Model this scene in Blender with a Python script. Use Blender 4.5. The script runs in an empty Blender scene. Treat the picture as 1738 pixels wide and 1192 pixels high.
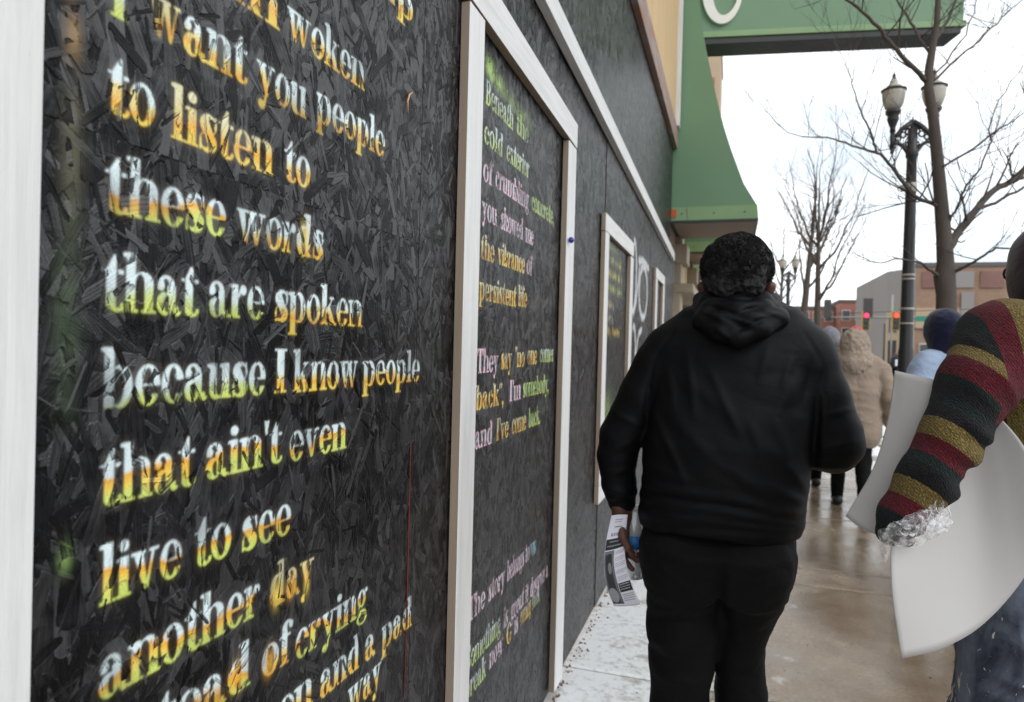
import bpy, math, random
import numpy as np
from math import sin, cos, pi, radians, sqrt
from mathutils import Vector, Matrix, Euler

SC = bpy.context.scene
COL = SC.collection
random.seed(7)
RNG = np.random.default_rng(11)

# ------------------------------------------------------------------ camera
FPX, IW, IH = 1159.0, 1738.0, 1192.0
YAW, PITCH, ROLL = radians(17.8), radians(-0.42), radians(1.5)
CAM = np.array([0.70, 0.0, 1.5])
_F = np.array([-sin(YAW)*cos(PITCH), cos(YAW)*cos(PITCH), sin(PITCH)])
_r = np.array([cos(YAW), sin(YAW), 0.0]); _u = np.cross(_r, _F)
_R = _r*cos(ROLL)+_u*sin(ROLL); _U = -_r*sin(ROLL)+_u*cos(ROLL)
def at(x, y, Y):
    """the point of the place seen at photo pixel (x, y) that lies in the plane Y metres up the street"""
    v = _R*(x-IW/2)/FPX - _U*(y-IH/2)/FPX + _F
    return CAM + v*(Y-CAM[1])/v[1]
def on_wall(x, y, X=0.0):
    v = _R*(x-IW/2)/FPX - _U*(y-IH/2)/FPX + _F
    return CAM + v*(X-CAM[0])/v[0]
cam_d = bpy.data.cameras.new('camera'); cam_o = bpy.data.objects.new('camera', cam_d); COL.objects.link(cam_o)
M = Matrix.Identity(4)
for i in range(3):
    M[i][0] = _R[i]; M[i][1] = _U[i]; M[i][2] = -_F[i]; M[i][3] = CAM[i]
cam_o.matrix_world = M
cam_d.sensor_width = 36; cam_d.lens = 36*FPX/IW
cam_d.clip_start = 0.05; cam_d.clip_end = 2000
cam_d.dof.use_dof = True; cam_d.dof.focus_distance = 1.38; cam_d.dof.aperture_fstop = 5.2
SC.camera = cam_o

# ------------------------------------------------------------------ sky and sun (bright winter overcast)
SUN_EL, SUN_AZ = radians(38), radians(120)      # azimuth clockwise from +Y
W = bpy.data.worlds.new('World'); SC.world = W; W.use_nodes = True
nt = W.node_tree; nt.nodes.clear()
out = nt.nodes.new('ShaderNodeOutputWorld'); bg = nt.nodes.new('ShaderNodeBackground')
sky = nt.nodes.new('ShaderNodeTexSky'); sky.sky_type = 'NISHITA'; sky.sun_disc = False
sky.sun_elevation = SUN_EL; sky.sun_rotation = SUN_AZ
tc = nt.nodes.new('ShaderNodeTexCoord'); mp = nt.nodes.new('ShaderNodeMapping'); mp.inputs['Scale'].default_value = (1, 1, 3.2)
nz = nt.nodes.new('ShaderNodeTexNoise'); nz.inputs['Scale'].default_value = 3.1; nz.inputs['Detail'].default_value = 6
cr = nt.nodes.new('ShaderNodeValToRGB')
cr.color_ramp.elements[0].position = .36; cr.color_ramp.elements[0].color = (8.8, 9.8, 10.6, 1)
cr.color_ramp.elements[1].position = .56; cr.color_ramp.elements[1].color = (15.0, 15.3, 15.6, 1)
mx = nt.nodes.new('ShaderNodeMix'); mx.data_type = 'RGBA'; mx.inputs[0].default_value = .93
nt.links.new(tc.outputs['Generated'], mp.inputs[0]); nt.links.new(mp.outputs[0], nz.inputs['Vector'])
nt.links.new(nz.outputs['Fac'], cr.inputs[0]); nt.links.new(sky.outputs[0], mx.inputs[6]); nt.links.new(cr.outputs[0], mx.inputs[7])
nt.links.new(mx.outputs[2], bg.inputs[0]); bg.inputs[1].default_value = .12; nt.links.new(bg.outputs[0], out.inputs[0])
sun_d = bpy.data.lights.new('sun', 'SUN'); sun_d.energy = .9; sun_d.angle = radians(18); sun_d.color = (1, .97, .93)
sun_o = bpy.data.objects.new('sun', sun_d); COL.objects.link(sun_o)
sd = Vector((sin(SUN_AZ)*cos(SUN_EL), cos(SUN_AZ)*cos(SUN_EL), sin(SUN_EL)))
sun_o.rotation_euler = sd.to_track_quat('Z', 'Y').to_euler()
SC.view_settings.view_transform = 'Standard'; SC.view_settings.look = 'None'
SC.view_settings.exposure = 0; SC.view_settings.gamma = 1; SC.view_settings.use_curve_mapping = False
SC.cycles.max_bounces = 7; SC.cycles.transparent_max_bounces = 12; SC.cycles.caustics_reflective = False; SC.cycles.caustics_refractive = False
SC.cycles.use_denoising = True

# ------------------------------------------------------------------ materials
class NT:
    """small wrapper for building node materials"""
    def __init__(s, name):
        s.m = bpy.data.materials.new(name); s.m.use_nodes = True; s.t = s.m.node_tree; s.n = s.t.nodes
        s.b = s.n['Principled BSDF']
    def add(s, ty, **kw):
        n = s.n.new(ty)
        for k, v in kw.items(): setattr(n, k, v)
        return n
    def lk(s, a, b): s.t.links.new(a, b)
    def coord(s, scale=(1, 1, 1), kind='Object', rot=(0, 0, 0), loc=(0, 0, 0)):
        if kind == 'World':
            g = s.add('ShaderNodeNewGeometry').outputs['Position']
        else:
            g = s.add('ShaderNodeTexCoord').outputs[kind]
        mp = s.add('ShaderNodeMapping'); s.lk(g, mp.inputs[0])
        mp.inputs['Scale'].default_value = scale; mp.inputs['Rotation'].default_value = rot; mp.inputs['Location'].default_value = loc
        return mp.outputs[0]
    def noise(s, vec, scale=5, detail=4, rough=.55, dist=0):
        n = s.add('ShaderNodeTexNoise'); s.lk(vec, n.inputs['Vector'])
        n.inputs['Scale'].default_value = scale; n.inputs['Detail'].default_value = detail
        n.inputs['Roughness'].default_value = rough; n.inputs['Distortion'].default_value = dist
        return n.outputs['Fac']
    def ramp(s, fac, stops, interp='LINEAR'):
        r = s.add('ShaderNodeValToRGB'); r.color_ramp.interpolation = interp
        e = r.color_ramp.elements
        while len(e) < len(stops): e.new(.5)
        for k, (p, c) in enumerate(stops):
            if not hasattr(c, '__len__'): c = (c, c, c)
            e[k].position = p; e[k].color = (*c[:3], 1)
        s.lk(fac, r.inputs[0]); return r.outputs[0]
    def mix(s, fac, a, b, mode='MIX'):
        m = s.add('ShaderNodeMix', data_type='RGBA', blend_type=mode)
        for sock, v in ((m.inputs[0], fac), (m.inputs[6], a), (m.inputs[7], b)):
            if hasattr(v, 'is_linked') or hasattr(v, 'links'): s.lk(v, sock)
            elif hasattr(v, '__len__'): sock.default_value = (*v[:3], 1)
            else: sock.default_value = v if sock == m.inputs[0] else (v, v, v, 1)
        return m.outputs[2]
    def math(s, op, a, b=0.0, c=None):
        m = s.add('ShaderNodeMath', operation=op)
        for i, v in enumerate((a, b) if c is None else (a, b, c)):
            if hasattr(v, 'links'): s.lk(v, m.inputs[i])
            else: m.inputs[i].default_value = v
        return m.outputs[0]
    def bump(s, h, dist=.002, strength=1.0, prev=None):
        b = s.add('ShaderNodeBump'); b.inputs['Distance'].default_value = dist; b.inputs['Strength'].default_value = strength
        s.lk(h, b.inputs['Height'])
        if prev is not None: s.lk(prev, b.inputs['Normal'])
        return b.outputs[0]
    def out(s, col=None, rough=None, normal=None, **kw):
        for v, nme in ((col, 'Base Color'), (rough, 'Roughness')):
            if v is None: continue
            if hasattr(v, 'links'): s.lk(v, s.b.inputs[nme])
            elif hasattr(v, '__len__'): s.b.inputs[nme].default_value = (*v[:3], 1)
            else: s.b.inputs[nme].default_value = v
        if normal is not None: s.lk(normal, s.b.inputs['Normal'])
        for k, v in kw.items():
            i = s.b.inputs[k.replace('_', ' ')]
            if hasattr(v, 'links'): s.lk(v, i)
            else: i.default_value = v
        return s.m

def simple(name, col, rough=.6, var=.25, scale=6, bump=.001, bscale=None, detail=5, stretch=(1, 1, 1), **kw):
    m = NT(name); v = m.coord(stretch)
    n = m.noise(v, scale, detail)
    c = m.mix(n, tuple(x*(1-var) for x in col), tuple(min(1, x*(1+var)) for x in col))
    n2 = m.noise(v, bscale or scale*6, 4)
    r = m.ramp(n, [(0, max(0, rough-.12)), (1, min(1, rough+.12))])
    return m.out(c, r, m.bump(n2, bump), **kw)

# ------------------------------------------------------------------ objects
def thing(name, label, cat, loc=(0, 0, 0), group=None):
    o = bpy.data.objects.new(name, None); COL.objects.link(o); o.location = loc
    o.empty_display_size = .1
    o['label'] = label; o['category'] = cat
    if group: o['group'] = group
    return o
def tag(o, label, cat, group=None):
    o['label'] = label; o['category'] = cat
    if group: o['group'] = group
    return o
def root_loc(p):
    loc = Vector((0, 0, 0))
    while p is not None:
        loc += p.location; p = p.parent
    return loc
def mk(name, V, Fc, mat=None, parent=None, smooth=False, loc=None, uv=None, fmat=None):
    """one mesh object from world-space vertices; keeps them relative to its thing's base"""
    V = np.asarray(V, dtype=np.float64).reshape(-1, 3)
    base = root_loc(parent) if parent is not None else Vector(loc or (0, 0, 0))
    me = bpy.data.meshes.new(name)
    me.from_pydata((V-np.array(base)).tolist(), [], Fc if isinstance(Fc, list) else Fc.tolist())
    mats = mat if isinstance(mat, (list, tuple)) else [mat]
    for m in mats:
        if m: me.materials.append(m)
    if fmat is not None: me.polygons.foreach_set('material_index', np.asarray(fmat, dtype=np.int32))
    if smooth: me.polygons.foreach_set('use_smooth', np.ones(len(me.polygons), dtype=bool))
    if uv is not None:
        l = me.uv_layers.new(name='UVMap')
        idx = np.zeros(len(me.loops), dtype=np.int32); me.loops.foreach_get('vertex_index', idx)
        l.data.foreach_set('uv', np.asarray(uv, dtype=np.float32)[idx].ravel())
    me.update()
    o = bpy.data.objects.new(name, me); COL.objects.link(o)
    if parent is not None: o.parent = parent
    else: o.location = base
    return o
class MB:
    """mesh buffer: collects boxes, tubes, prisms"""
    def __init__(s): s.v = []; s.f = []
    def raw(s, V, Fc):
        k = len(s.v); s.v += [tuple(p) for p in V]; s.f += [tuple(i+k for i in q) for q in Fc]
    def box(s, x0, x1, y0, y1, z0, z1, j=0):
        P = [(x, y, z) for z in (z0, z1) for y in (y0, y1) for x in (x0, x1)]
        s.raw(P, [(0, 2, 3, 1), (4, 5, 7, 6), (0, 1, 5, 4), (2, 6, 7, 3), (0, 4, 6, 2), (1, 3, 7, 5)])
    def tube(s, pts, rad, n=6, cap=True):
        pts = [Vector(p) for p in pts]
        if not hasattr(rad, '__len__'): rad = [rad]*len(pts)
        V = []; Fc = []; prev = None
        for i, p in enumerate(pts):
            d = (pts[min(i+1, len(pts)-1)]-pts[max(i-1, 0)])
            if d.length < 1e-9: d = Vector((0, 0, 1))
            d.normalize()
            if prev is None:
                a = Vector((0, 0, 1)) if abs(d.z) < .9 else Vector((1, 0, 0))
                u = d.cross(a).normalized()
            else:
                u = (prev - d*prev.dot(d)).normalized()
            prev = u; w = d.cross(u)
            for k in range(n):
                t = 2*pi*k/n; V.append(p+(u*cos(t)+w*sin(t))*rad[i])
        for i in range(len(pts)-1):
            for k in range(n):
                a = i*n+k; b = i*n+(k+1) % n; Fc.append((a, b, b+n, a+n))
        if cap and n > 2:
            Fc.append(tuple(range(n))[::-1]); Fc.append(tuple((len(pts)-1)*n+k for k in range(n)))
        s.raw(V, Fc)
    def lathe(s, c, prof, n=20):
        V = []; Fc = []
        for r, z in prof:
            for k in range(n):
                t = 2*pi*k/n; V.append((c[0]+r*cos(t), c[1]+r*sin(t), c[2]+z))
        for i in range(len(prof)-1):
            for k in range(n):
                a = i*n+k; b = i*n+(k+1) % n; Fc.append((a, b, b+n, a+n))
        Fc.append(tuple(range(n))[::-1]); Fc.append(tuple((len(prof)-1)*n+k for k in range(n)))
        s.raw(V, Fc)
    def prism(s, poly, d):
        """extrude the 3-D polygon along vector d"""
        n = len(poly); P = [Vector(p) for p in poly]; Q = [p+Vector(d) for p in P]
        s.raw(P+Q, [tuple(range(n))[::-1], tuple(range(n, 2*n))]+[(i, (i+1) % n, n+(i+1) % n, n+i) for i in range(n)])
    def build(s, name, mat, parent=None, smooth=False, loc=None, bev=0):
        o = mk(name, s.v, s.f, mat, parent, smooth, loc)
        if bev:
            b = o.modifiers.new('b', 'BEVEL'); b.width = bev; b.segments = 2; b.limit_method = 'ANGLE'
        return o
def boxo(name, x0, x1, y0, y1, z0, z1, mat, parent=None, bev=0, loc=None):
    m = MB(); m.box(x0, x1, y0, y1, z0, z1); return m.build(name, mat, parent, loc=loc, bev=bev)
def struct(o, kind='structure'):
    o['kind'] = kind; return o

def vnoise(x, y, z, f, seed=0):
    """trilinear value noise, -1..1"""
    r = np.random.default_rng(seed).random((24, 24, 24)).astype(np.float32)*2-1
    def s(a):
        a = a*f+seed*1.7; i = np.floor(a); t = a-i; return (i.astype(np.int32) % 24), (t*t*(3-2*t)).astype(np.float32)
    i, u = s(x); j, v = s(y); k, w = s(z); i1 = (i+1) % 24; j1 = (j+1) % 24; k1 = (k+1) % 24
    a = r[i, j, k]*(1-u)+r[i1, j, k]*u; b = r[i, j1, k]*(1-u)+r[i1, j1, k]*u
    c = r[i, j, k1]*(1-u)+r[i1, j, k1]*u; d = r[i, j1, k1]*(1-u)+r[i1, j1, k1]*u
    return (a*(1-v)+b*v)*(1-w)+(c*(1-v)+d*v)*w

def surfnets(Fd, o, h):
    """naive surface nets on a sampled distance field (inside < 0)"""
    S = Fd < 0
    nx, ny, nz = Fd.shape
    corner = [(i, j, k) for i in (0, 1) for j in (0, 1) for k in (0, 1)]
    cnt = sum(S[i:nx-1+i, j:ny-1+j, k:nz-1+k].astype(np.int8) for i, j, k in corner)
    act = (cnt > 0) & (cnt < 8)
    ids = np.full(act.shape, -1, dtype=np.int64); I = np.argwhere(act); ids[act] = np.arange(len(I))
    acc = np.zeros((len(I), 3)); num = np.zeros(len(I))
    for a in corner:
        for ax in range(3):
            if a[ax] == 1: continue
            b = list(a); b[ax] = 1
            fa = Fd[I[:, 0]+a[0], I[:, 1]+a[1], I[:, 2]+a[2]]; fb = Fd[I[:, 0]+b[0], I[:, 1]+b[1], I[:, 2]+b[2]]
            m = (fa < 0) != (fb < 0)
            t = np.where(m, fa/np.where(m, fa-fb, 1), 0)
            p = np.tile(np.array(a, dtype=float), (len(I), 1)); p[:, ax] += t
            acc[m] += p[m]; num[m] += 1
    V = (I+acc/num[:, None])*h+np.array(o)
    Q = []
    for ax in range(3):
        sl0 = [slice(None)]*3; sl1 = [slice(None)]*3; sl0[ax] = slice(0, -1); sl1[ax] = slice(1, None)
        A = S[tuple(sl0)]; B = S[tuple(sl1)]
        E = np.argwhere(A != B)
        b1, b2 = (ax+1) % 3, (ax+2) % 3
        ok = (E[:, b1] > 0) & (E[:, b2] > 0) & (E[:, b1] < Fd.shape[b1]-1) & (E[:, b2] < Fd.shape[b2]-1)
        E = E[ok]
        def g(d1, d2):
            q = E.copy(); q[:, b1] -= d1; q[:, b2] -= d2; return ids[q[:, 0], q[:, 1], q[:, 2]]
        q = np.stack([g(1, 1), g(0, 1), g(0, 0), g(1, 0)], 1)
        fl = ~A[E[:, 0], E[:, 1], E[:, 2]]
        q[fl] = q[fl][:, ::-1]
        Q.append(q)
    return V, np.concatenate(Q)

class SDF:
    def __init__(s, lo, hi, h):
        s.o = np.array(lo, float); s.h = h
        n = [int((hi[i]-lo[i])/h)+2 for i in range(3)]
        g = [(s.o[i]+h*np.arange(n[i])).astype(np.float32) for i in range(3)]
        s.X, s.Y, s.Z = np.meshgrid(*g, indexing='ij'); s.d = np.full(s.X.shape, 9.0, np.float32)
    def smin(s, d, k=.02):
        if k <= 0: s.d = np.minimum(s.d, d); return
        h = np.clip(.5+.5*(s.d-d)/k, 0, 1); s.d = (s.d*(1-h)+d*h-k*h*(1-h)).astype(np.float32)
    def capd(s, a, b, ra, rb, sq=(1, 1, 1)):
        a = np.array(a, float); b = np.array(b, float); q = np.array(sq, float)
        ab = (b-a)/q; L = max(float((ab*ab).sum()), 1e-9)
        px, py, pz = (s.X-a[0])/q[0], (s.Y-a[1])/q[1], (s.Z-a[2])/q[2]
        t = np.clip((px*ab[0]+py*ab[1]+pz*ab[2])/L, 0, 1)
        return np.sqrt((px-ab[0]*t)**2+(py-ab[1]*t)**2+(pz-ab[2]*t)**2)-(ra+(rb-ra)*t)
    def cap(s, a, b, ra, rb=None, k=.02, sq=(1, 1, 1)): s.smin(s.capd(a, b, ra, ra if rb is None else rb, sq), k)
    def chain(s, pts, rads, k=.02, sq=(1, 1, 1)):
        for i in range(len(pts)-1): s.cap(pts[i], pts[i+1], rads[i], rads[i+1], k, sq)
    def elld(s, c, r):
        q = np.sqrt(((s.X-c[0])/r[0])**2+((s.Y-c[1])/r[1])**2+((s.Z-c[2])/r[2])**2)
        return (q-1)*min(r)
    def ell(s, c, r, k=.02): s.smin(s.elld(c, r), k)
    def sub(s, d, k=.01):
        h = np.clip(.5-.5*(s.d+d)/k, 0, 1); s.d = (s.d*(1-h)-d*h+k*h*(1-h)).astype(np.float32)
    def loft(s, zs, x0, x1, yc, yd, p=2.3, k=.02, front=1.0):
        """column with x-extent x0..x1, y centre and half depth given at heights zs (ascending)"""
        z = s.Z[0, 0, :]
        a = np.interp(z, zs, x0); b = np.interp(z, zs, x1); c = np.interp(z, zs, yc); e = np.interp(z, zs, yd)
        cx = (a+b)/2; w = (b-a)/2
        q = (np.abs((s.X-cx)/w)**p+np.abs((s.Y-c)/e)**p)**(1/p)
        d = (q-1)*np.minimum(w, e)
        d = np.maximum(d, np.maximum(zs[0]-s.Z, s.Z-zs[-1]))
        s.smin(d.astype(np.float32), k)
    def add(s, a): s.d = (s.d+a).astype(np.float32)
    def fold(s, p, q, amp, sig, axis=1):
        """a ridge (amp > 0) along the segment p-q, as seen along the given axis"""
        U, V = [(s.Y, s.Z), (s.X, s.Z), (s.X, s.Y)][axis]
        i, j = [(1, 2), (0, 2), (0, 1)][axis]
        ax, ay, bx, by = p[i], p[j], q[i], q[j]
        L = (bx-ax)**2+(by-ay)**2
        t = np.clip(((U-ax)*(bx-ax)+(V-ay)*(by-ay))/L, 0, 1)
        dd = (U-ax-t*(bx-ax))**2+(V-ay-t*(by-ay))**2
        s.d = (s.d-amp*np.exp(-dd/(2*sig*sig))*np.sin(pi*np.clip(t, .02, .98))**.5).astype(np.float32)
    def mesh(s, name, mat, parent=None, loc=None, attr=None):
        V, Q = surfnets(s.d, s.o, s.h)
        o = mk(name, V, Q, mat, parent, True, loc)
        if attr is not None:
            for nm, fn in attr.items():
                a = o.data.attributes.new(nm, 'FLOAT', 'POINT'); a.data.foreach_set('value', fn(V).astype(np.float32))
        return o
# ------------------------------------------------------------------ images computed here: strand board and stencilled paint
def make_image(name, arr, noncolor=False):
    h, w = arr.shape[:2]
    im = bpy.data.images.new(name, w, h, alpha=True, float_buffer=False)
    if noncolor: im.colorspace_settings.name = 'Non-Color'
    im.pixels.foreach_set(np.ascontiguousarray(arr, dtype=np.float32).ravel()); im.update(); im.pack()
    return im
def gauss(a, s):
    n0, n1 = a.shape; f0 = np.fft.fftfreq(n0)[:, None]; f1 = np.fft.rfftfreq(n1)[None]
    return np.fft.irfft2(np.fft.rfft2(a)*np.exp(-2*(pi*s)**2*(f0*f0+f1*f1)), s=a.shape)
def strand_board(w, h, n, seed):
    r = np.random.default_rng(seed); H = np.zeros((h, w), np.float32); S = np.full((h, w), .3, np.float32)
    for i in range(n):
        fine = i > n*.93
        L = r.uniform(25, 70) if fine else r.uniform(50, 150)*(.6+.4*r.random())
        B = r.uniform(2, 7) if fine else r.uniform(7, 30)*(.5+.5*r.random())
        a = r.normal(pi/2, .62); cx, cy = r.uniform(0, w), r.uniform(0, h)
        e = int(L/2*abs(cos(a))+B/2*abs(sin(a)))+2; g = int(L/2*abs(sin(a))+B/2*abs(cos(a)))+2
        x0, x1, y0, y1 = max(0, int(cx)-e), min(w, int(cx)+e), max(0, int(cy)-g), min(h, int(cy)+g)
        if fine and r.random() < .3: a = r.uniform(0, pi)
        if x1-x0 < 3 or y1-y0 < 3: continue
        X = np.arange(x0, x1)[None]-cx; Y = np.arange(y0, y1)[:, None]-cy
        u = X*cos(a)+Y*sin(a); v = -X*sin(a)+Y*cos(a)
        sk = r.uniform(-.7, .7); ue = u+sk*v
        bw = B/2*(1+.05*np.sin(u*r.uniform(.03, .12)+r.uniform(0, 6)))
        m = (np.abs(ue) < L/2) & (np.abs(v) < bw*np.clip((L/2-np.abs(ue))/(L*.10)+.35, 0, 1))
        hh = r.uniform(.25, .8)+v/B*r.uniform(-.22, .22)+u/L*r.uniform(-.25, .25)+.03*np.sin(v*r.uniform(1, 2.2)+np.sin(u*.05)*2)
        sh = r.beta(1.4, 2.2)+.10*np.sin(v*r.uniform(1.2, 2.6)+u*.02)*np.sin(u*.07+v*.3)+.06*np.sin(v*r.uniform(.4, .9))
        H[y0:y1, x0:x1] = np.where(m, hh, H[y0:y1, x0:x1]); S[y0:y1, x0:x1] = np.where(m, sh, S[y0:y1, x0:x1])
    H += r.normal(0, .02, H.shape).astype(np.float32)
    out = np.ones((h, w, 4), np.float32)
    out[..., 0] = np.clip(S, 0, 1); out[..., 1] = np.clip(gauss(H, .45), 0, 1)
    low = gauss(H, 7); out[..., 2] = np.clip(.5+(H-low)*1.2, 0, 1)
    return out
OSB_IMG = make_image('strand_board', strand_board(1220, 2440, 15000, 3), True)

# stencil letters: a condensed fat-face roman, unit = x-height
def _r(x0, y0, x1, y1): return lambda X, Y: (X >= x0) & (X <= x1) & (Y >= y0) & (Y <= y1)
def _e(cx, cy, rx, ry, y0=-9, y1=9, x0=-9, x1=9):
    return lambda X, Y: (((X-cx)/rx)**2+((Y-cy)/ry)**2 <= 1) & (Y >= y0) & (Y <= y1) & (X >= x0) & (X <= x1)
def _q(*p):
    def f(X, Y):
        m = np.ones(np.broadcast(X, Y).shape, bool); n = len(p)
        A = sum(p[i][0]*p[(i+1) % n][1]-p[(i+1) % n][0]*p[i][1] for i in range(n)); sg = 1 if A > 0 else -1
        for i in range(n):
            (ax, ay), (bx, by) = p[i], p[(i+1) % n]; m &= sg*((bx-ax)*(Y-ay)-(by-ay)*(X-ax)) >= 0
        return m
    return f
def _stem(x, y0, y1, w=.25, sb=1, st=1, full=0):
    g = [(1, _r(x, y0, x+w, y1))]
    if sb: g.append((1, _r(x-.09, y0, x+w+.09, y0+.075)))
    if st: g.append((1, _q((x-.1, y1-.10), (x, y1-.13), (x+.02, y1), (x-.1, y1-.03))))
    if full: g.append((1, _r(x-.09, y1-.075, x+w+.09, y1)))
    return g
def _bowl(cx, cy, rx, ry, hw=.21, y0=-9, y1=9):
    return [(1, _e(cx, cy, rx, ry, y0, y1)), (-1, _e(cx, cy, rx-hw, ry-.085, y0, y1))]
def _arch(x, y=1.02, r=.48, hw=.25):
    """shoulder from a stem's right edge x rising to y, ending as a stem of width hw"""
    return [(1, _e(x+.22, y-.28, .29, .28, y-.28, 9, x-.02)), (-1, _e(x+.13, y-.30, .13, .235, y-.30, 9)), (1, _r(x+.26, 0, x+.26+hw, y-.27)), (1, _r(x+.17, 0, x+.6, .075))]
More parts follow.
